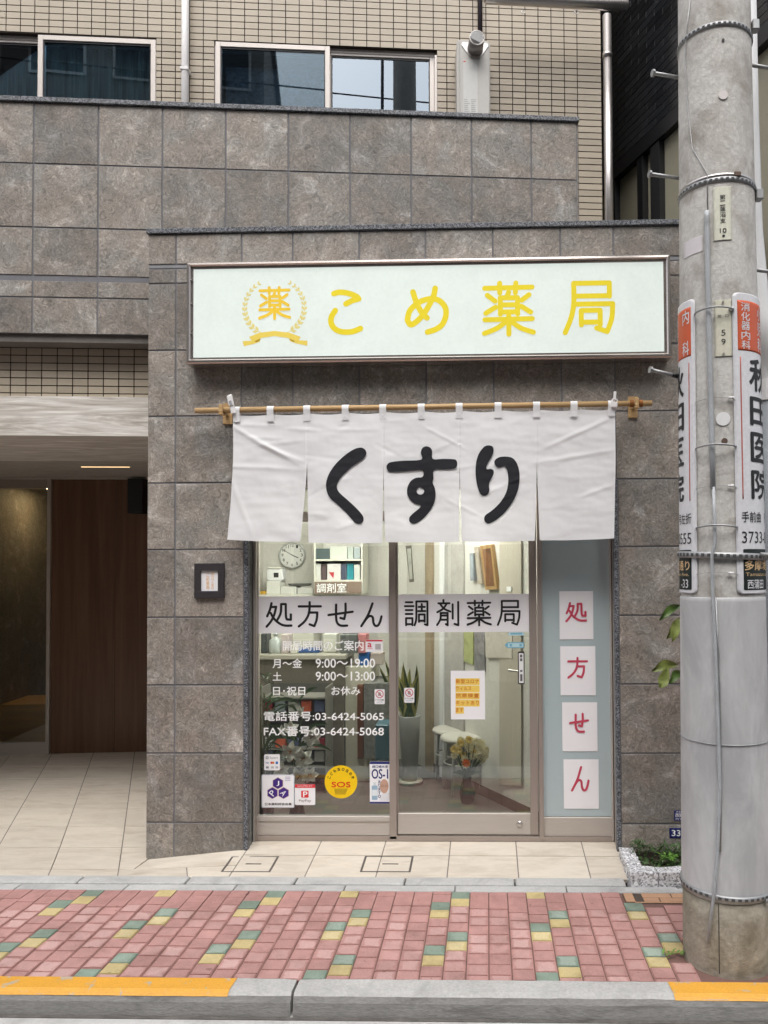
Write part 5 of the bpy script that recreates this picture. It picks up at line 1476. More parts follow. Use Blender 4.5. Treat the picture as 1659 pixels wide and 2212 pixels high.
# boxes and a printer on the shelf by the clock
sb = at(600, y2(618), 6.45)
t = tag(obj('side_cabinet', box(-1.955, at(z2(792), 1280, 6.45).x, 6.45, IY-.002, ZI, sb.z), M_SHELF), 'white cabinet under the wall clock', 'cabinet')
for i, ((x0, x1, y0, y1), c, lab) in enumerate([((352, 482, 496, 610), (.66, .66, .60), 'white carton under the small printer by the clock'), ((486, 632, 545, 612), (.60, .60, .55), 'low white carton in the middle of the cabinet top'), ((640, 788, 555, 612), (.58, .58, .54), 'low white carton next to the dispensary shelf'), ((292, 350, 588, 612), (.55, .32, .02), 'small orange box on the cabinet top')]):
    a, b = at(z2(x0), y2(y0), 6.47), at(z2(x1), y2(y1), 6.47)
    tag(obj('carton', box(a.x, b.x, 6.47, 6.65, sb.z+.001, a.z, .004), flat('carton_tone_' + 'abcd'[i], c, .6)), lab, 'carton')
a, b = at(z2(356), y2(380), 6.48), at(z2(505), y2(494), 6.48)
t = thing('small_printer', 'small white label printer on a carton beside the clock', 'printer', ((a.x+b.x)/2, 6.5, b.z))
obj('body', box(a.x, b.x, 6.48, 6.62, b.z+.001, a.z, .012, seg=2), M_WHITE, t)
obj('lid', box(a.x+.01, b.x-.01, 6.478, 6.60, a.z+.0005, a.z+.016, .006), M_SHELF, t)
obj('window', box(a.x+.06, b.x-.035, 6.4785, 6.4795, (a.z+b.z)/2-.02, (a.z+b.z)/2+.02), M_BLACK, t)
a = at(z2(640), y2(540), 6.46)
bm = B(); add_lathe(bm, [(.09, 0), (.10, .012), (.10, .02)], (a.x, 6.56, a.z), 16)
tag(obj('dish', bm, flat('dark_dish', (.10, .10, .09), .4), None, True), 'dark shallow dish on the cartons below the clock', 'dish')
# magazine rack in front of the counter
RY = 5.72
M_RACK = flat('rack_grey', (.24, .23, .20), .5)
a, b = at(z2(295), y4(140), RY), at(z2(918), y4(880), RY)
t = thing('leaflet_rack', 'white low rack of leaflets in front of the counter', 'rack', ((a.x+b.x)/2, RY, ZI))
for x_ in (a.x, b.x-.012): obj('side', box(x_, x_+.012, RY, RY+.24, ZI, a.z), M_RACK, t)
for y_ in (236, 710, 880): zz_ = at(650, y4(y_), RY).z; obj('shelf', box(a.x+.0121, b.x-.0121, RY, RY+.24, max(ZI, zz_-.006), zz_+.006), M_RACK, t)
obj('back', box(a.x+.0121, b.x-.0121, RY+.2401, RY+.25, ZI, a.z), flat('rack_back', (.09, .09, .08), .6), t)
cs = [(.33, .03, .05), (.28, .33, .38), (.52, .52, .50), (.62, .12, .05), (.10, .13, .25), (.45, .47, .50)]
names = ['crimson', 'slate', 'white', 'orange-red', 'navy', 'silver']
for j, (ya, yb) in enumerate(((250, 360), (600, 704), (720, 826))):
    for i in range(5):
        u0 = 300 + i*122; 
        ibox('leaflet', ('%s leaflet on the %s shelf of the low rack' % (names[(i+2*j) % 6], ('top', 'middle', 'bottom')[j])), 'leaflet', z2(u0+14), z2(u0+106), y4(ya+random.uniform(0, 20)), y4(yb), RY+.03, .05, flat('leaflet_' + names[(i+2*j) % 6].replace('-', '_'), cs[(i+2*j) % 6], .5), .001, None, 'leaflets in the rack')
# grey cabinet, brown post, teal bin near the centre post
ibox('grey_cabinet', 'mottled grey cabinet behind the centre post', 'cabinet', z2(1262), z2(1500), y4(95), y4(800), 5.95, .4, mat('grey_mottle', (.17, .17, .155), .6, var=.35, scale=30))
ibox('brown_panel', 'reddish brown panel beside the grey cabinet', 'panel', z2(1200), z2(1258), y4(110), y4(800), 6.02, .05, mat('brown_board', (.16, .06, .03), .5))
ibox('waste_bin', 'teal-blue tall bin by the centre post', 'bin', z2(1365), z2(1500), y4(480), y4(815), 5.6, .2, flat('teal_bin', (.06, .13, .16), .5), .01)

# ---- plants and flowers
def leaf_strip(bm, base, tip, width, bend, side, n=7, fold=.15):
    """a long blade from base to tip that arches; returns nothing"""
    base, tip = Vector(base), Vector(tip)
    pr = None
    for i in range(n+1):
        t = i/n
        p = base.lerp(tip, t) + Vector(bend)*(4*t*(1-t))
        w = width*(math.sin(PI*(.12+.88*t))**.8)*(1 if t < .95 else .4)
        s = Vector(side).normalized()*w/2
        r = [bm.verts.new(p - s), bm.verts.new(p + Vector((0, width*fold, 0))), bm.verts.new(p + s)]
        if pr:
            bm.faces.new((pr[0], pr[1], r[1], r[0])); bm.faces.new((pr[1], pr[2], r[2], r[1]))
        pr = r
def pot(t, c, r0, r1, h, m, z0):
    obj('pot', add_lathe(B(), [(r0, 0), (r1, h), (r1, h+.004), (r1-.012, h+.004), (r1-.014, h-.03)], (c[0], c[1], z0), 22), m, t, True)
    obj('soil', add_lathe(B(), [(r1-.016, 0), (r1-.016, .005)], (c[0], c[1], z0+h-.03), 16), mat('soil', (.04, .028, .02), .95, bump=.5), t)
M_LEAF_D = mat('dark_leaf', (.035, .070, .022), .45, var=.3, scale=10)
M_SNAKE = mat('snake_leaf', (.035, .065, .028), .4, var=.5, scale=22, stretch=(1, 1, 6))
M_SNAKE_E = flat('snake_leaf_edge', (.34, .32, .10), .5)
q = at(884, 1690, 5.95); c = (q.x, 6.0)
t = thing('snake_plant', 'snake plant with yellow-edged leaves in a tall pale pot', 'plant', (c[0], c[1], ZI))
ht = at(884, 1549, 5.95).z - ZI
pot(t, c, .055, .085, ht, flat('pale_pot', (.38, .39, .37), .4), ZI)
obj('saucer', add_lathe(B(), [(.09, 0), (.10, .02), (.10, .024)], (c[0], c[1], ZI+.0005), 20), flat('saucer_cream', (.50, .48, .42), .5), t, True)
for u, v in ((820, 1440), (832, 1425), (872, 1430), (886, 1442), (900, 1436), (905, 1452), (846, 1438), (862, 1462)):
    tp_ = at(u, v, 6.0 + random.uniform(-.05, .05))
    bs = (c[0] + random.uniform(-.04, .04), c[1] + random.uniform(-.04, .04), ZI+ht-.03)
    e_ = B(); leaf_strip(e_, bs, tp_, .046, (random.uniform(-.03, .03), 0, 0), (1, random.uniform(-.4, .4), 0), 9, .2)
    l_ = obj('leaf', e_, M_SNAKE_E, t, True)
    e_ = B(); leaf_strip(e_, Vector(bs)+Vector((0, -.004, 0)), Vector(tp_)+Vector((0, -.004, -.02)), .032, (random.uniform(-.03, .03)*0, 0, 0), (1, 0, 0), 9, .2)
    obj('leaf_core', e_, M_SNAKE, l_, True)
# palm by the left frame
q = at(566, 1700, 5.12); c = (q.x, 5.16)
t = thing('potted_palm', 'thin-leaved palm in a dark pot behind the member plate', 'plant', (c[0], c[1], ZI))
pot(t, c, .06, .085, .2, M_BLACK, ZI)
for k in range(3): obj('stem', tube([(c[0]+.012*k-.012, c[1], ZI+.17), (c[0]+.03*k-.03, c[1]+.01*k, 1.0-.1*k)], .006, 6), mat('palm_stem', (.10, .09, .04), .7), t, True)
rr_ = random.Random(11)
for k in range(46):
    z = rr_.uniform(.40, 1.02); an = rr_.uniform(-.6, 3.4); ln = rr_.uniform(.12, .27)
    b_ = (c[0]+rr_.uniform(-.03, .03), c[1]+rr_.uniform(-.02, .02), z); tp_ = (c[0]+ln*math.cos(an), c[1]+abs(ln*math.sin(an))*.5 - .02, z+rr_.uniform(-.10, .14))
    bm = B(); leaf_strip(bm, b_, tp_, .013, (0, 0, .035), (-math.sin(an), math.cos(an)*.4, .6), 6, .1); obj('leaf', bm, M_LEAF_D, t, True)
# lilies
q = at(640, 1745, 5.08); c = (q.x, 5.10)
t = thing('lily_vase', 'tall arrangement of white lilies with dark leaves behind the glass', 'flowers', (c[0], c[1], ZI))
obj('vase', add_lathe(B(), [(.05, 0), (.055, .02), (.04, .12), (.045, .18), (.04, .18), (.036, .10)], (c[0], c[1], ZI), 18), flat('dark_vase', (.03, .035, .04), .2), t, True)
M_LILY = mat('lily_petal', (.93, .92, .86), .6, var=.06, bump=.1)
rl = random.Random(5)
for u, v, sz, kind in ((652, 1545, .05, 1), (630, 1572, .05, 0), (676, 1590, .062, 0), (612, 1588, .045, 1), (630, 1622, .062, 0), (657, 1637, .066, 0), (610, 1662, .055, 0), (648, 1676, .062, 0), (672, 1672, .05, 0)):
    h = at(u, v, 5.06 + rl.uniform(-.02, .05))
    fl_ = obj('stem', tube([(c[0], c[1], ZI+.16), ((c[0]+h.x)/2, c[1], h.z-.1), (h.x, h.y+.015, h.z)], .004, 6), M_LEAF_D, t, True)
    bm = B()
    a0 = rl.uniform(0, 6)
    for k in range(6 if not kind else 3):
        an = a0 + k*PI/3*(1 if not kind else 2)
        ln = sz*(1 if not kind else .35)
        d_ = Vector((math.cos(an)*ln, -.02 if kind else -.012+rl.uniform(-.02, .01), math.sin(an)*ln + (.05 if kind else 0)))
        leaf_strip(bm, h, h + d_*1.1, sz*.75, (0, -.022, 0), (-math.sin(an), .15, math.cos(an)), 6, .28)
    obj('bloom', bm, M_LILY, fl_, True)
    if not kind:
        bm = B()
        for k in range(4): add_tube(bm, [h, h + Vector((rl.uniform(-.012, .012), -.04, rl.uniform(-.012, .012)))], [.0012, .003], 5)
        obj('stamens', bm, flat('stamen', (.30, .10, .01), .7), fl_)
for k in range(12):
    an = rl.uniform(-.6, 3.7); z = rl.uniform(.45, .85); ln = rl.uniform(.12, .26)
    bm = B(); leaf_strip(bm, (c[0], c[1]+.02, z), (c[0]+ln*math.cos(an), c[1]+.05, z+ln*.5*math.sin(an)-.02), .026, (0, 0, .03), (0, .3, 1), 7, .1); obj('leaf', bm, M_LEAF_D, t, True)
# two stacking stools
M_SEAT = flat('stool_seat', (.52, .50, .44), .5); M_LEG = flat('stool_leg', (.50, .50, .47), .35, .2)
for u, v, lab in ((979, 1576, 'round white stool set further in behind the flower vase'), (999, 1592, 'round white stool just behind the flower vase')):
    s_ = atz(u, v, ZI+.40)
    t = thing('stool', lab, 'stool', (s_.x, s_.y, ZI), 0, 'stools by the angled wall')
    obj('seat', add_lathe(B(), [(.13, .375), (.158, .38), (.163, .395), (.156, .412), (.11, .418)], (s_.x, s_.y, ZI), 28), M_SEAT, t, True)
    for k in range(4):
        an = PI/4 + k*PI/2 + .3
        cx_, sx_ = math.cos(an), math.sin(an)
        obj('leg', tube([(s_.x+.06*cx_, s_.y+.06*sx_, ZI+.372), (s_.x+.115*cx_, s_.y+.115*sx_, ZI+.365), (s_.x+.135*cx_, s_.y+.135*sx_, ZI+.33), (s_.x+.155*cx_, s_.y+.155*sx_, ZI)], .0105, 8), M_LEG, t, True)
    obj('ring', tube([(s_.x+.138*math.cos(a), s_.y+.138*math.sin(a), ZI+.22) for a in lin(0, 2*PI, 25)], .006, 6, False), M_LEG, t, True)
# vase of yellow flowers
v0 = atz(1009, 1737, ZI); v0.y += .03
t = thing('flower_vase', 'dark glazed vase of cream and orange flowers on the shop floor', 'flowers', (v0.x, v0.y, ZI))
hv = at(1009, 1679, v0.y).z - ZI
obj('vase', add_lathe(B(), [(.040, 0), (.047, hv*.12), (.056, hv*.42), (.050, hv*.62), (.030, hv*.88), (.034, hv), (.028, hv), (.024, hv*.85)], (v0.x, v0.y, ZI), 24), mat('glazed_brown', (.022, .013, .008), .12, var=.5, scale=9, coat=.5), t, True)
rf = random.Random(4)
M_FC, M_FO, M_FY_ = mat('cream_petal', (.92, .84, .60), .7), flat('orange_petal', (.85, .25, .06), .6), mat('straw_petal', (.82, .66, .26), .7)
for k in range(64):
    u, v = (1014 + rf.uniform(-36, 36), 1640 + rf.uniform(-48, 14)) if k else (1007, 1648)
    if k and math.hypot((u-1014)/36, (v-1624)/31) > 1: continue
    h = at(u, v, v0.y + rf.uniform(-.06, .05) if k else v0.y-.085)
    sm = obj('stem', tube([(v0.x, v0.y, ZI+hv*.8), ((v0.x*.6+h.x*.4), v0.y, ZI+hv+.06), (h.x, h.y, h.z)], .0022, 5), M_LEAF_D, t, True)
    bm = B(); rr2 = .031 if k else .034
    for ring_ in range(3):
        n = 9 - 2*ring_
        for j in range(n):
            an = j*2*PI/n + ring_*.3; ln = rr2*(1-.28*ring_)
            d_ = Vector((math.cos(an)*ln, -.006-.009*ring_, math.sin(an)*ln))
            leaf_strip(bm, h, h+d_, ln*.55, (0, -.006, 0), (-math.sin(an), 0, math.cos(an)), 3, .2)
    obj('bloom', bm, M_FO if not k else (M_FC if rf.random() < .6 else M_FY_), sm, True)
for k in range(16):
    an = rf.uniform(-.3, 3.4); ln = rf.uniform(.05, .12)
    bm = B(); leaf_strip(bm, (v0.x, v0.y, ZI+hv), (v0.x+ln*math.cos(an), v0.y-.05+rf.uniform(-.02, .06), ZI+hv+.03+ln*.6*abs(math.sin(an))), .022, (0, 0, .015), (0, .4, 1), 5, .1); obj('leaf', bm, M_LEAF_D, t, True)
# ceiling lights of the shop (they light the room; the third is added to brighten the flowers)
M_TUBE = flat('shop_lamp', (1, .97, .91), .5, emit=17)
for x_, y_, lab in ((-1.2, 5.75, 'flat white ceiling light over the counter'), (-.15, 5.45, 'flat white ceiling light over the waiting corner'), (-1.0, 5.10, 'unseen flat light added above the lilies to brighten the flowers')):
    t = thing('ceiling_light', lab, 'light', (x_, y_, 2.46), 0, 'shop ceiling lights')
    obj('housing', box(x_-.32, x_+.32, y_-.15, y_+.15, 2.475, 2.499), M_WHITE, t)
    obj('diffuser', box(x_-.3, x_+.3, y_-.13, y_+.13, 2.462, 2.4745), M_TUBE, t)

# ================================================================== UTILITY POLE
def prad(z): return PR0 - .0072*z
ax = Vector((POLE.x, POLE.y, 0))
vd = Vector((-ax.x, -ax.y, 0)).normalized()       # towards the street
rt = Vector((-vd.y, vd.x, 0))
if rt.x < 0: rt = -rt
def cyl(th, z, r): return Vector((ax.x, ax.y, z)) + vd*(r*math.cos(th)) + rt*(r*math.sin(th))
def polar(u, v, off=0):
    """angle and height where a sight line meets the pole's surface"""
    d = ray(u, v); r = prad(2) + off
    for _ in range(4):
        a = d.x*d.x + d.y*d.y; b = -2*(d.x*ax.x + d.y*ax.y); c = ax.x**2 + ax.y**2 - r*r
        D = b*b - 4*a*c
        t = (-b - math.sqrt(D))/(2*a) if D > 0 else -b/(2*a)
        p = CO + d*t; r = prad(p.z) + off
    w_ = Vector((p.x-ax.x, p.y-ax.y, 0))
    return math.atan2(w_.dot(rt), w_.dot(vd)), p.z
pole = thing('utility_pole', 'round grey concrete utility pole standing at the kerb', 'utility pole', (ax.x, ax.y, 0))
zg = polar(1560, 1948)[1]; zsl = polar(1560, 1291)[1]
obj('shaft', add_lathe(B(), [(prad(z), z) for z in lin(zg-.01, 9, 30)], (ax.x, ax.y, 0), 64), M_CONC, pole, True)
obj('foot', add_lathe(B(), [(prad(z)+.001, z) for z in lin(-.1, zg-.008, 6)], (ax.x, ax.y, 0), 64), M_CONC_B, pole, True)
obj('guard_sheet', add_lathe(B(), [(prad(zg)+.0035, zg+.002), (prad(zg)+.0055, zg+.006)] + [(prad(z)+.0055, z) for z in lin(zg+.03, zsl-.02, 10)] + [(prad(zsl)+.0055, zsl-.004), (prad(zsl)+.002, zsl)], (ax.x, ax.y, 0), 64), M_SLEEVE, pole, True)
a_, z_ = polar(1530, 2000)
sb = B(); add_stroke(sb, [(0, .012), (0, zg-.012)], .004, lambda x, z, d: cyl(polar(1553, 2000)[0] + x/.19, z, prad(z)+.001+d), .0006); obj('mould_seam', sb, flat('seam_dark', (.06, .052, .04), .9), pole)
def band(v, name='steel_band', tilt=0, h=.022, r=.006):
    z = polar(1550, v)[1]
    bm = B(); n = 64
    rings = []
    for (dr, dz_) in ((r*.3, -h/2), (r, -h/2+.002), (r, h/2-.002), (r*.3, h/2)):
        rings.append([bm.verts.new(cyl(2*PI*k/n, z+dz_+tilt*math.sin(2*PI*k/n), prad(z)+dr)) for k in range(n)])
    for i in range(3):
        for k in range(n): bm.faces.new((rings[i][k], rings[i][(k+1) % n], rings[i+1][(k+1) % n], rings[i+1][k]))
    o = obj(name, bm, M_GALV, pole, True)
    hb = B()
    for k in range(46):
        th = 2*PI*k/46
        c4 = [(th-.038, -h*.24), (th+.038, -h*.24), (th+.038, h*.24), (th-.038, h*.24)]
        hb.faces.new([hb.verts.new(cyl(a, z+b+tilt*math.sin(a), prad(z)+r+.0008)) for a, b in c4])
    bmesh.ops.recalc_face_normals(hb, faces=hb.faces[:])
    stuff(obj('band_slots', hb, flat('slot_dark', (.07, .07, .07), .8), o))
    return z
band(52); band(388); band(1200, tilt=-.008, h=.03, r=.017); band(1938, tilt=-.004, h=.024, r=.012)
for v, tl in ((58, 0), (424, 0)):
    th, z = polar(1636, v)
    p = cyl(1.45, z, prad(z)+.012); obj('band_bolt', box(-.012, .018, -.02, .02, -.025, .02, .003, M=Matrix.Translation(p)), M_GALV, pole)
z = polar(1550, 378)[1]
obj('strap', add_lathe(B(), [(prad(z)+.001, z-.006), (prad(z)+.0028, z-.005), (prad(z)+.0028, z+.005), (prad(z)+.001, z+.006)], (ax.x, ax.y, 0), 48), M_STEEL, pole, True)
th, z = polar(1592, 377); obj('buckle', box(-.014, .014, -.006, .004, -.01, .01, .002, M=Matrix.Translation(cyl(th, z, prad(z)+.004))), mat('rusty', (.12, .08, .06), .6, .4), pole)
p = cyl(1.05, polar(1620, 1200)[1], prad(1.8)+.025)
obj('turnbuckle', tube([p + Vector((-.02, -.012, .004)), p + Vector((.12, -.02, -.006))], .011, 10), M_GALV, pole, True)
p = cyl(1.05, polar(1640, 1945)[1], prad(0)+.02)
obj('turnbuckle', tube([p + Vector((-.03, -.012, -.002)), p + Vector((.10, -.02, .004))], .008, 10), M_GALV, pole, True)
# step bolts
for u0, u1, v0, v1, side in ((1470, 1411, 157, 158, -1), (1469, 1404, 377, 376, -1), (1468, 1406, 810, 799, -1), (1632, 1690, 155, 152, 1), (1640, 1700, 592, 592, 1)):
    th = side*PI/2*.97; zz_ = polar(1550, v0)[1]
    s0 = cyl(th, at(u0, v0, POLE.y).z, prad(zz_)-.01); e0 = at(u1, v1, POLE.y)
    b = obj('step_bolt', tube([s0, e0], .0085, 10), M_GALV, pole, True)
    d_ = (e0-s0).normalized()
    obj('bolt_head', tube([e0 - d_*.004, e0 + d_*.006], .0165, 8), M_GALV, b)
    if v0 == 810: obj('rubber_sleeve', tube([s0 + d_*.018, s0 + d_*.05], .011, 10), M_BLACK, b, True)
# studs, reflector, bolt hole
for u, v, r_, m_, nm in ((1562, 905, .0295, M_WHITE, 'reflector'), (1562, 206, .0195, M_STEEL, 'metal_stud'), (1562, 87, .006, M_BLACK, 'bolt_hole'), (1565, 953, .013, mat('rusty', (.12, .08, .06), .6, .4), 'rusty_hole')):
    th, z = polar(u, v); n_ = (cyl(th, z, 1) - cyl(th, z, 0)).normalized()
    c = cyl(th, z, prad(z)); obj(nm, tube([c - n_*.004, c + n_*.004], r_, 24), m_, pole)
# cable conduit and thin wires down the face
def run(pts, r_, off, name, m_):
    P_ = []
    for u, v in pts:
        th, z = polar(u, v, off); P_.append(cyl(th, z, prad(z)+off))
    return obj(name, tube(P_, r_, 10), m_, pole, True)
M_COND = mat('grey_pvc_conduit', (.42, .44, .46), .5, var=.08, scale=5, dirt=(.28, .28, .28), dscale=6)
run([(1527, 456), (1527, 470), (1529, 600), (1533, 760), (1538, 960), (1540, 1057)], .0112, .0125, 'conduit', M_COND)
run([(1541, 1052), (1544, 1130), (1545, 1170), (1538, 1200), (1540, 1290), (1546, 1420), (1551, 1560), (1555, 1700), (1550, 1840), (1540, 1950), (1529, 2036)], .0072, .0165, 'cable_guard', M_COND)
run([(1546, 1290), (1552, 1420), (1556, 1560), (1558, 1700), (1556, 1840)], .0035, .012, 'earth_wire', M_GALV)
run([(1491.7, -6), (1484, 60), (1479.6, 122), (1484, 220), (1495.6, 321), (1528, 376), (1529, 456)], .0022, .004, 'earth_wire', M_GALV)
for v in (1608,):
    z = polar(1550, v)[1]; obj('tie_wire', add_lathe(B(), [(prad(z)+.008, z-.002), (prad(z)+.0105, z), (prad(z)+.008, z+.002)], (ax.x, ax.y, 0), 48), M_GALV, pole, True)

def curved(name, th0, th1, z0, z1, off, m, parent, r_=0, n=16, th_=.0015):
    """a sheet bent to the pole, with rounded corners"""
    bm = B(); rows = []
    rad = prad((z0+z1)/2)+off
    zsx = sorted(set([z0, z1] + lin(z0, z1, 24) + ([z0+r_*k/5 for k in range(6)] + [z1-r_*k/5 for k in range(6)] if r_ else [])))
    for z in zsx:
        e = 0
        if r_:
            dz_ = max(0, z0+r_-z, z-(z1-r_))
            e = (r_ - math.sqrt(max(0, r_*r_-dz_*dz_)))/rad
        a, b = th0+e, th1-e
        rows.append([(bm.verts.new(cyl(t, z, prad(z)+off)), bm.verts.new(cyl(t, z, prad(z)+off-th_))) for t in lin(a, b, n)])
    for i in range(len(rows)-1):
        for k in range(n-1):
            bm.faces.new((rows[i][k][0], rows[i][k+1][0], rows[i+1][k+1][0], rows[i+1][k][0]))
            bm.faces.new((rows[i][k][1], rows[i+1][k][1], rows[i+1][k+1][1], rows[i][k+1][1]))
        for k in (0, n-1): bm.faces.new((rows[i][k][0], rows[i+1][k][0], rows[i+1][k][1], rows[i][k][1]))
    for i in (0, -1):
        for k in range(n-1): bm.faces.new((rows[i][k][0], rows[i][k][1], rows[i][k+1][1], rows[i][k+1][0]))
    bmesh.ops.recalc_face_normals(bm, faces=bm.faces[:])
    return obj(name, bm, m, parent, True)
def wrapped(name, body, a0, a1, z0, z1, thl, off, m, parent, bold=0, vertical=False, space=1):
    """lettering bent to the pole: a is arc length from the angle thl"""
    bm = B()
    def add(ch, x0, x1, q0, q1):
        V, F = text2d(ch, 0, 1, space); V = fit2d(V, x0, x1, q0, q1)
        e = bold*(q1-q0)
        for k, (ex, ez_) in enumerate(((0, 0), (-e, 0), (e, 0), (0, e), (0, -e)) if bold else ((0, 0),)):
            add1([(x+ex, z+ez_) for x, z in V], F, .00008*k)
    def add1(V, F, lift):
        t = bmesh.new(); vs = [t.verts.new((x, z, 0)) for x, z in V]
        for f in F:
            try: t.faces.new([vs[i] for i in f])
            except ValueError: pass
        bmesh.ops.triangulate(t, faces=t.faces[:])
        for _ in range(4):
            lg = [e for e in t.edges if abs(e.verts[0].co.x-e.verts[1].co.x) > .012]
            if not lg: break
            bmesh.ops.subdivide_edges(t, edges=lg, cuts=1); bmesh.ops.triangulate(t, faces=t.faces[:])
        for v in t.verts: v.co.z = lift
        me = bpy.data.meshes.new('t'); t.to_mesh(me); t.free(); bm.from_mesh(me); bpy.data.meshes.remove(me)
    if vertical:
        h = (z1-z0)/len(body)
        for i, ch in enumerate(body):
            if ch != ' ': add(ch, a0, a1, z1-(i+1)*h+h*.06, z1-i*h-h*.06)
    else: add(body, a0, a1, z0, z1)
    for v in bm.verts:
        z = v.co.y; v.co = cyl(thl + v.co.x/(prad(z)+off), z, prad(z)+off+v.co.z)
    return obj(name, bm, m, parent)
M_SIGNW = mat('sign_white', (.72, .72, .745), .45, var=.03); M_SRED = flat('sign_vermilion', (.62, .105, .035), .5)
M_SBLK = flat('sign_black', (.012, .020, .018), .5); M_GOLD = flat('sign_gold', (.72, .50, .27), .5)
zv = lambda v: polar(1590, v)[1]
def pole_sign(thl, label):
    W_ = .33; t = thing('pole_sign', label, 'sign', cyl(thl + .9, zv(1283), prad(1.6)), 0, 'clinic signs wrapped round the utility pole')
    of = .007; rr = prad(2)+of
    A = lambda a: thl + a/rr
    curved('panel', A(0), A(W_), zv(1283), zv(633), of, M_SIGNW, t, .022)
    curved('red_block', A(.023), A(W_-.023), zv(757), zv(649), of+.0009, M_SRED, t, 0, 12, .0005)
    wrapped('letters', '消化器内科', .040, .086, zv(755), zv(652), thl, of+.0016, M_SIGNW, t, .012, True)
    wrapped('letters', '小児科', .142, .188, zv(755), zv(652), thl, of+.0016, M_SIGNW, t, .012, True)
    wrapped('letters', '内 科', .244, .290, zv(755), zv(652), thl, of+.0016, M_SIGNW, t, .012, True)
    for a in (.034, .293): curved('red_line', A(a-.0028), A(a+.0028), zv(1078), zv(771), of+.0009, flat('line_red', (.50, .12, .09), .5), t, 0, 3, .0005)
    for ch, va, vb_ in (('秋', 772, 841), ('田', 856, 916), ('医', 933, 995), ('院', 1013, 1076)):
        wrapped('letters', ch, .080, .250, zv(vb_), zv(va), thl, of+.0012, M_INK, t, .025)
    wrapped('letters', '手前曲', .026, .140, zv(1128), zv(1105), thl, of+.0012, M_INK, t, .006)
    wrapped('letters', '号左折', .190, .304, zv(1128), zv(1105), thl, of+.0012, M_INK, t, .006)
    wrapped('letters', '3733-0555', .026, .304, zv(1173), zv(1148), thl, of+.0012, M_INK, t, 0)
    curved('black_block', A(.030), A(W_-.030), zv(1275), zv(1186), of+.0009, M_SBLK, t, .006, 12, .0005)
    curved('white_line', A(.034), A(W_-.034), zv(1201), zv(1199.5), of+.0015, M_SIGNW, t, 0, 8, .0004)
    wrapped('letters', '多摩堤通り', .036, .294, zv(1232), zv(1210), thl, of+.0016, M_GOLD, t, .02)
    wrapped('letters', 'Tamazutsumi Ave.', .040, .290, zv(1244.5), zv(1237), thl, of+.0016, M_GOLD, t, 0)
    wrapped('letters', '西蒲田', .048, .150, zv(1272), zv(1252), thl, of+.0016, M_SIGNW, t, .008)
    wrapped('letters', '-33', .225, .285, zv(1271), zv(1252), thl, of+.0016, M_SIGNW, t, .008)
thR = polar(1586.5, 950, .007)[0]
thL = polar(1503.5, 950, .007)[0] - .33/(prad(2)+.007)
pole_sign(thR, 'white clinic sign wrapped round the pole on the side away from the shop sign')
pole_sign(thL, 'white clinic sign wrapped round the pole on the side facing the shop sign')
# tie wires and straps between the two signs
e0, e1 = polar(1502, 950, .01)[0], thR + .03
for v, w_, kind in ((671, .0045, 0), (863, .0012, 1), (965, .007, 0), (1052, .0012, 1), (1138, .007, 0), (1239, .0012, 1)):
    z = polar(1545, v)[1]
    P_ = [cyl(t, z + .010*math.cos((t-e0)/(e1-e0)*PI-PI/2) - .004, prad(z)+(.026 if w_ > .004 else .004)*(math.sin(PI*(t-e0)/(e1-e0))**.4 if 0 < (t-e0)/(e1-e0) < 1 else 0)+.009) for t in lin(e0, e1, 12)]
    obj('sign_strap' if w_ > .004 else 'tie_wire', tube(P_, w_ if w_ < .004 else .0042, 8), M_GALV, pole, True)
    if kind or v == 671:
        th = polar(1578, v)[0]; p = cyl(th, polar(1545, v)[1]+.002, prad(z)+.012)
        obj('wire_sleeve', tube([p - rt*.011, p + rt*.011], .0052, 8), M_WHITE, pole, True)
# plates on the pole
M_PLATE = mat('cream_plate', (.66, .64, .52), .5, var=.03); M_PLATE2 = mat('pale_plate', (.70, .70, .58), .5, var=.03)
def plate(u0, u1, v0, v1, label, m, name='pole_plate', off=.004):
    t0, t1 = polar(u0, (v0+v1)/2, off)[0], polar(u1, (v0+v1)/2, off)[0]; z1, z0 = polar((u0+u1)/2, v0, off)[1], polar((u0+u1)/2, v1, off)[1]
    t = thing(name, label, 'plate', cyl((t0+t1)/2, z0, prad(z0)+off))
    curved('plate', t0, t1, z0, z1, off, m, t, .003, 8, .003)
    return t, t0, (t1-t0)*(prad(z0)+off), z0, z1
t, tl, w_, z0, z1 = plate(1541, 1580, 403, 518, 'narrow pale plate with handwritten characters below the upper steel band', M_PLATE2)
hh = z1-z0
for i, ch in enumerate('第二蓮沼支'): wrapped('letters', ch, w_*.36, w_*.66, z1-hh*(.20+.11*i)-hh*.045, z1-hh*(.20+.11*i)+hh*.045, tl, .0052, M_INK, t, .012)
wrapped('letters', '10', w_*.34, w_*.70, z0+hh*.13, z0+hh*.215, tl, .0052, M_INK, t, .02)
wrapped('mark', '●', w_*.46, w_*.62, z0+hh*.045, z0+hh*.095, tl, .0052, M_INK, t)
t, tl, w_, z0, z1 = plate(1543.5, 1581, 647.5, 769, 'cream pole number plate reading 59', M_PLATE)
hh = z1-z0
wrapped('letters', '5', w_*.38, w_*.62, z0+hh*.36, z0+hh*.465, tl, .0052, M_INK, t)
wrapped('letters', '9', w_*.38, w_*.62, z0+hh*.20, z0+hh*.305, tl, .0052, M_INK, t)
wrapped('letters', '図', w_*.20, w_*.38, z0+hh*.685, z0+hh*.735, tl, .0052, M_INK, t); wrapped('letters', '口', w_*.62, w_*.80, z0+hh*.69, z0+hh*.735, tl, .0052, M_INK, t)
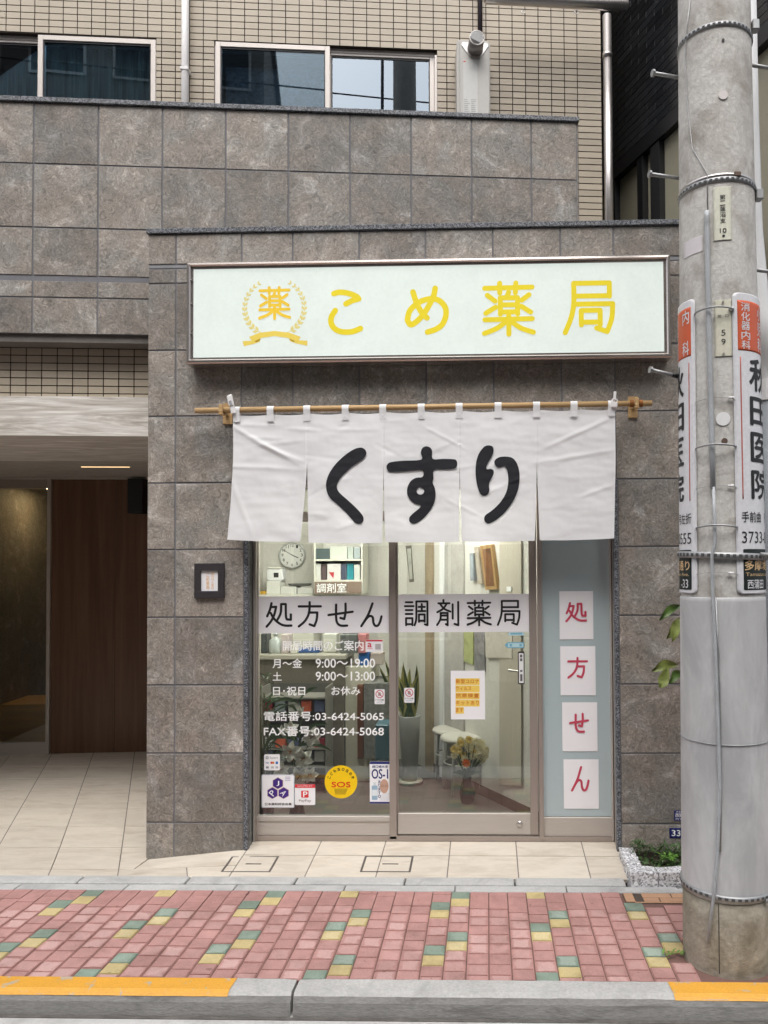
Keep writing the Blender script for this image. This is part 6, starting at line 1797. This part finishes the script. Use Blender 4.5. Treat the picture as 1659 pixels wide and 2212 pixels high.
for f_ in (.955, .04):
    c = cyl(tl+w_*.5/prad(2), z0+hh*f_, prad(z0)+.004); obj('screw', tube([c, c+vd*.004], .005, 10), M_STEEL, t)
plate(1477, 1518, 515, 549, 'blank pinkish white label above the step bolt', flat('pink_label', (.70, .66, .68), .6), 'blank_label', .002)
# guy guard and steel post behind the pole
gp = [at(1612, -30, 3.95), at(1617, 250, 3.93), at(1624, 494, 3.9), at(1640, 690, 3.85), at(1672, 817, 3.8)]
tag(obj('cable_cover', tube(gp, [.048, .05, .052, .055, .058], 14), flat('cover_white', (.66, .66, .66), .5), None, True), 'white tube-shaped cable cover hanging behind the utility pole', 'cable cover')
q = at(1671, 1500, 3.72)
t = thing('steel_post', 'grey steel post just behind the utility pole', 'post', (q.x, q.y, 0))
zt_ = at(1660, 868, 3.72).z
obj('tube', tube([(q.x, q.y, -.05), (q.x, q.y, zt_)], .062, 24), mat('grey_paint', (.27, .29, .31), .45, .2, .05), t, True)
obj('cap', tube([(q.x, q.y, zt_), (q.x, q.y, zt_+.10)], .067, 24), M_WHITE, t)

# ================================================================== PLANTER, DRAIN COVER, WEEDS
zp = .075
pl = thing('planter_bed', 'small planting bed edged with rough white granite blocks', 'planter', (1.2, 4.45, 0))
def rock(x0, x1, y0, y1, z0, z1):
    bm = box(x0, x1, y0, y1, z0, z1)
    bmesh.ops.subdivide_edges(bm, edges=bm.edges[:], cuts=3, use_grid_fill=True)
    for v in bm.verts: v.co += Vector((random.uniform(-.004, .004), random.uniform(-.004, .004), random.uniform(-.004, .004)))
    return bm
ql = at(1356, 1893, 4.31)
px = atz(1357, 1905, .0).x
ys_ = [4.36, 4.45, 4.545, 4.64]
xo = lambda y: px - .0
for i in range(3): obj('granite_block', rock(px+.002, px+.083, ys_[i]+.003, ys_[i+1]-.003, -.03, zp+random.uniform(-.004, .004)), M_GRANITE_W, pl, False)
xs_ = [px, px+.15, px+.31, px+.47, px+.63, px+.79]
for i in range(5): obj('granite_block', rock(xs_[i]+.003, xs_[i+1]-.003, 4.262, 4.357, -.03, zp+random.uniform(-.004, .004)), M_GRANITE_W, pl, False)
obj('soil', box(px+.084, px+.79, 4.358, 4.685, -.03, .035), mat('soil', (.04, .028, .02), .95, bump=.5), pl)
rp = random.Random(9)
M_G1, M_G2 = mat('ivy_leaf', (.045, .095, .022), .5, var=.4, scale=30), mat('weed_leaf', (.12, .27, .035), .5, var=.2)
bm = B()
def leaflet(bm, p, ln, an, el, w):
    d_ = Vector((math.cos(an)*math.cos(el), math.sin(an)*math.cos(el), math.sin(el))); s = Vector((-math.sin(an), math.cos(an), 0))*w
    m_ = p + d_*ln*.5
    bm.faces.new([bm.verts.new(p), bm.verts.new(m_ - s + Vector((0, 0, ln*.1))), bm.verts.new(p + d_*ln), bm.verts.new(m_ + s + Vector((0, 0, ln*.1)))])
for k in range(1500):
    x, y = rp.uniform(px+.06, px+.75), rp.uniform(4.36, 4.66)
    hgt = .035 + .055*max(0, math.sin(x*19+1)*math.sin(y*23)) + (.05 if y > 4.56 else 0)
    leaflet(bm, Vector((x, y, hgt*rp.uniform(.5, 1))), rp.uniform(.018, .045), rp.uniform(0, 2*PI), rp.uniform(-.3, .9), rp.uniform(.004, .010))
o = obj('ground_cover', bm, M_G1); stuff(o); o['label'] = 'dark green creeping ground cover filling the planting bed'; o['category'] = 'ground cover'
bm = B()
wc = at(1445, 1838, 4.5)
for k in range(40): leaflet(bm, Vector((wc.x + rp.uniform(-.05, .06), 4.48+rp.uniform(-.03, .03), .06+rp.uniform(0, .03))), rp.uniform(.02, .04), rp.uniform(0, 6.28), rp.uniform(0, .7), .009)
tag(obj('weed', bm, M_G2), 'bright green weed in the planting bed', 'weed')
wb = atz(1455, 2066, 0)
bm = B()
for k in range(34): leaflet(bm, Vector((wb.x + rp.uniform(-.05, .05), wb.y + rp.uniform(-.02, .02), .003+rp.uniform(0, .02))), rp.uniform(.01, .024), rp.uniform(0, 6.28), rp.uniform(0, .8), .005)
tag(obj('weed', bm, M_G2), 'small weed growing from the bricks at the pole foot', 'weed')
# brick-inlaid cover
cv = thing('service_cover', 'orange-brown inlaid service cover set in the brick pavement', 'manhole cover', (1.2, 4.12, 0))
cx0, cx1 = X0G + 8*CW - .085, 1.86
M_COV = mat('cover_clay', (.46, .27, .165), .8, var=.12, bump=.2)
obj('frame', box(cx0+.002, cx1, 4.062, 4.184, -.02, -.004), mat('cover_iron', (.10, .075, .06), .6, .3), cv)
for a, b, c, d in ((cx0+.006, cx0+.055, 4.075, 4.18), (cx0+.10, cx0+.25, 4.125, 4.178), (cx0+.10, cx0+.18, 4.078, 4.120), (cx0+.185, cx0+.36, 4.078, 4.120), (cx0+.255, cx0+.44, 4.125, 4.178), (cx0+.445, cx0+.62, 4.125, 4.178), (cx0+.365, cx0+.62, 4.078, 4.12), (cx0+.63, cx1-.006, 4.078, 4.178), (cx0+.05, cx0+.6, 4.064, 4.073)):
    obj('inlay', box(a, b, c, d, -.004, .001, .002), M_COV, cv)
# young tree behind the pole, only its leaves show
M_LV1, M_LV2 = mat('branch_leaf', (.07, .13, .02), .4, var=.3), mat('pale_leaf', (.20, .24, .055), .45, var=.35, scale=20)
tx, ty = at(1500, 1850, 4.45).x, 4.45
t = thing('young_tree', 'young tree whose few leaves reach out from behind the utility pole', 'tree', (tx, ty, .035))
obj('trunk', tube([(tx, ty, .03), (tx+.02, ty, .7), (tx-.01, ty, 1.5), (tx, ty, 1.9)], [.012, .010, .008, .004], 8), mat('twig', (.14, .10, .06), .8), t, True)
def broad(u0, v0, u1, v1, w, m, Y=4.38, droop=.02):
    a, b = at(u0, v0, Y), at(u1, v1, Y-.03)
    bm = B(); pr = None; n = 8; d_ = b-a; s = Vector((-d_.z, 0, d_.x)).normalized()
    for i in range(n+1):
        q = i/n; p = a.lerp(b, q) + Vector((0, -.02*math.sin(PI*q), droop*math.sin(PI*q)))
        ww = w*math.sin(PI*(.04+.94*q))**.75
        r = [bm.verts.new(p - s*ww/2 + Vector((0, -.012*math.sin(q*9), 0))), bm.verts.new(p + Vector((0, .012, 0))), bm.verts.new(p + s*ww/2 + Vector((0, -.01*math.cos(q*8), 0)))]
        if pr: bm.faces.new((pr[0], pr[1], r[1], r[0])); bm.faces.new((pr[1], pr[2], r[2], r[1]))
        pr = r
    tw = obj('twig', tube([(tx, ty, a.z-.05), ((tx+a.x)/2, (ty+a.y)/2, a.z+.02), a], .003, 6), mat('twig', (.14, .10, .06), .8), t, True)
    obj('leaf', bm, m, tw, True)
broad(1470, 1308, 1424, 1340, .045, M_LV1)
broad(1466, 1336, 1452, 1386, .055, M_LV2)
broad(1474, 1350, 1440, 1380, .05, M_LV2, 4.42)
broad(1462, 1436, 1408, 1450, .055, M_LV2)
broad(1440, 1440, 1425, 1486, .06, M_LV2, 4.36, -.01)
broad(1474, 1452, 1445, 1476, .05, M_LV1, 4.40)
broad(1500, 1300, 1540, 1340, .05, M_LV1); broad(1500, 1420, 1545, 1450, .05, M_LV2)
# address plates
M_NV = flat('address_blue', (.012, .018, .13), .4)
x0, x1, z0, z1 = sr(1446, 1482, 1788.5, 1810.5, FY-.004)
t = thing('address_plate', 'blue address plate with white number 33 low on the wall', 'plate', ((x0+x1)/2, FY-.003, z0))
obj('plate', box(x0, x1, FY-.004, FY-.0005, z0, z1, .001), M_NV, t); word(t, '33', 1451, 1470, 1793, 1806, M_VINYL, FY-.0048, 'number', .03)
x0, x1, z0, z1 = sr(1456, 1488, 1750.5, 1773.5, FY-.004)
t = thing('address_plate', 'blue district name plate on the wall above the number plate', 'plate', ((x0+x1)/2, FY-.003, z0))
obj('plate', box(x0, x1, FY-.004, FY-.0005, z0, z1, .001), M_NV, t)
word(t, '西蒲', 1459, 1474, 1757, 1765, M_VINYL, FY-.0048, 'letters', .015); word(t, '大田', 1460, 1472, 1752, 1755.5, M_VINYL, FY-.0048, 'letters', 0); word(t, '六丁', 1459, 1474, 1766.5, 1771.5, M_VINYL, FY-.0048, 'letters', 0)

# ================================================================== DARK NEIGHBOUR
hv_ = ray(402, 1225); bd = Vector((hv_.x, hv_.y, 0)).normalized()       # its side wall runs this way
b0 = at(1640, 900, 4.86); b0.z = 0
bn2 = Vector((-bd.y, bd.x, 0))
if bn2.dot(Vector((-1, 0, 0))) < 0: bn2 = -bn2                          # faces the beige building
blk = thing('black_building', 'black glazed-tile building beyond the beige wall corner', 'building', b0, math.atan2(bd.y, bd.x))
def kpt(u, v, lift=0):
    q = atp(u, v, b0 + bn2*lift, bn2); return (q-b0).dot(bd), q.z
sgn = 1 if Vector((-bd.y, bd.x, 0)).dot(bn2) > 0 else -1
def kbox(name, s0, s1, l0, l1, z0, z1, m, parent=None, bev=0):
    y0, y1 = sorted((sgn*l0, sgn*l1))
    me = bpy.data.meshes.new(name); bm = box(s0, s1, y0, y1, z0, z1, bev); bm.to_mesh(me); bm.free()
    return link(name, me, m, parent or blk)
zc = (kpt(2404*k_, 690*k_)[1] + kpt(2677*k_, 368*k_)[1])/2
wall = kbox('side_wall', -.6, 6, -.3, -.004, zc, 9, M_BLACKW)
f_ = kpt(1318, 300)[0]; n_ = kpt(1665, 300)[0]
S0, S1 = min(f_, n_)-.1, max(f_, n_)+.1
rc = []
j = 0
z = zc
while z < 8.2:
    o_ = (.11 if j % 2 else 0)
    s = S0 - o_
    while s < S1:
        rc.append((s+.002, s+.218, z+.0025, z+.0575)); s += .22
    z += .06; j += 1
vis_ = lambda r: 0 if r[2] < 7.2 else 1
lay = sorted(rc, key=lambda r: (vis_(r), r[0]))
me_cache = tile_mesh(.216, .055, .0035, M_BLACKTILE, .001)
bm = B()
for i, r in enumerate(lay):
    if i < 300: link('glazed_tile', me_cache, M_BLACKTILE, wall, loc=((r[0]+r[1])/2, sgn*.0 if sgn < 0 else -.0035, (r[2]+r[3])/2), rot=(random.uniform(-.012, .012), 0, random.uniform(-.008, .008)))
    else: add_box(bm, r[0], r[1], -.0035 if sgn > 0 else 0, 0 if sgn > 0 else .0035, r[2], r[3])
me = bpy.data.meshes.new('glazed_tile_field'); bm.to_mesh(me); bm.free(); stuff(link('glazed_tile_field', me, M_BLACKTILE, wall))
kbox('lintel', -.6, 6, -.3, .0, zc-.12, zc-.001, M_BLACK)
gl = kbox('window_band', -.6, 6, -.12, -.06, 0, zc-.121, M_FROST)
for u in (462, 490, 700, 712, 808, 845):
    s = kpt((2200+u/2.0133)*k_, 800*k_, -.08)[0]; kbox('mullion', s-.03, s+.03, -.059, -.01, 0, zc-.121, M_BLACKW, gl)
kbox('body', -.6, 6, -4, -.301, 0, 9, M_BLACKW)

# ================================================================== ACROSS THE STREET (seen only as reflections; houses raised to cut sky light in the porch)
def house(name, label, x0, x1, y0, y1, h, mw, nfl, seed, bay=1.7):
    r = random.Random(seed)
    t = thing(name, label, 'building', ((x0+x1)/2, y1, 0))
    obj('wall', box(x0, x1, y0, y1, -.1, h), mw, t)
    obj('roof', box(x0-.1, x1+.1, y0, y1+.12, h+.001, h+.25), M_GALV, t)
    n = int((x1-x0)/bay)
    for f in range(nfl):
        for i in range(n):
            a = x0 + (i+.5)*(x1-x0)/n; zb = .9 + f*2.9 if f else .2; zt = zb + (1.3 if f else 2.1)
            w = obj('window', box(a-.6, a+.6, y1+.001, y1+.05, zb, zt), M_SASH, t)
            obj('pane', box(a-.54, a+.54, y1+.0501, y1+.054, zb+.06, zt-.06), flat('dark_pane', (.04, .05, .06), .08), w)
house('shop_house', 'grey rendered building across the street', -34, -2.6, -13, -6.4, 15, mat('opposite_render', (.30, .28, .26), .8), 5, 1)
house('shop_house', 'brown brick building across the street', -2.3, 5.2, -13, -6.6, 10.5, mat('opposite_brick', (.20, .13, .09), .8, var=.2), 3, 2)
house('shop_house', 'pale concrete building across the street', 5.6, 26, -14, -6.2, 13, mat('opposite_concrete', (.36, .35, .33), .8), 3, 3)
rp_ = atp(874, 180, p0 + bn*(WO+.05), bn); ri = (rp_ - CO).normalized(); ro_ = ri - bn*(2*ri.dot(bn))
k3 = (-3.0 - rp_.y)/ro_.y; ox, oy = rp_.x + ro_.x*k3, -3.0
t = thing('utility_pole', 'stout concrete utility pole across the street', 'utility pole', (ox, oy, 0))
obj('shaft', tube([(ox, oy, -.1), (ox, oy, 14)], [.25, .21], 24), mat('opposite_pole', (.16, .155, .14), .9), t, True)
obj('crossarm', box(ox-1.1, ox+.4, oy+.22, oy+.30, 9.3, 9.38), M_GALV, t)
obj('transformer', add_lathe(B(), [(.22, 0), (.24, .05), (.24, .8), (.18, .9)], (ox-.55, oy, 8.2), 18), M_GALV, t, True)
for j, (zz_, dy_) in enumerate(((8.9, .26), (9.5, .26), (10.4, .1), (11.2, -.1), (7.6, .3))):
    tag(obj('overhead_wire', tube([(x_, oy+dy_, zz_ - .5*(1-((x_-ox)/22)**2)) for x_ in lin(ox-22, ox+22, 17)], .014, 6), M_BLACK), ('lowest', 'second', 'third', 'fourth', 'topmost')[(1, 2, 3, 4, 0)[j]] + ' black overhead wire strung along the far side of the street', 'wire', 'overhead wires across the street')
obj('cable', tube([(ox-.45, oy+.1, 7.0), (ox-.42, oy+.1, 13)], .03, 8), M_BLACK, t, True)
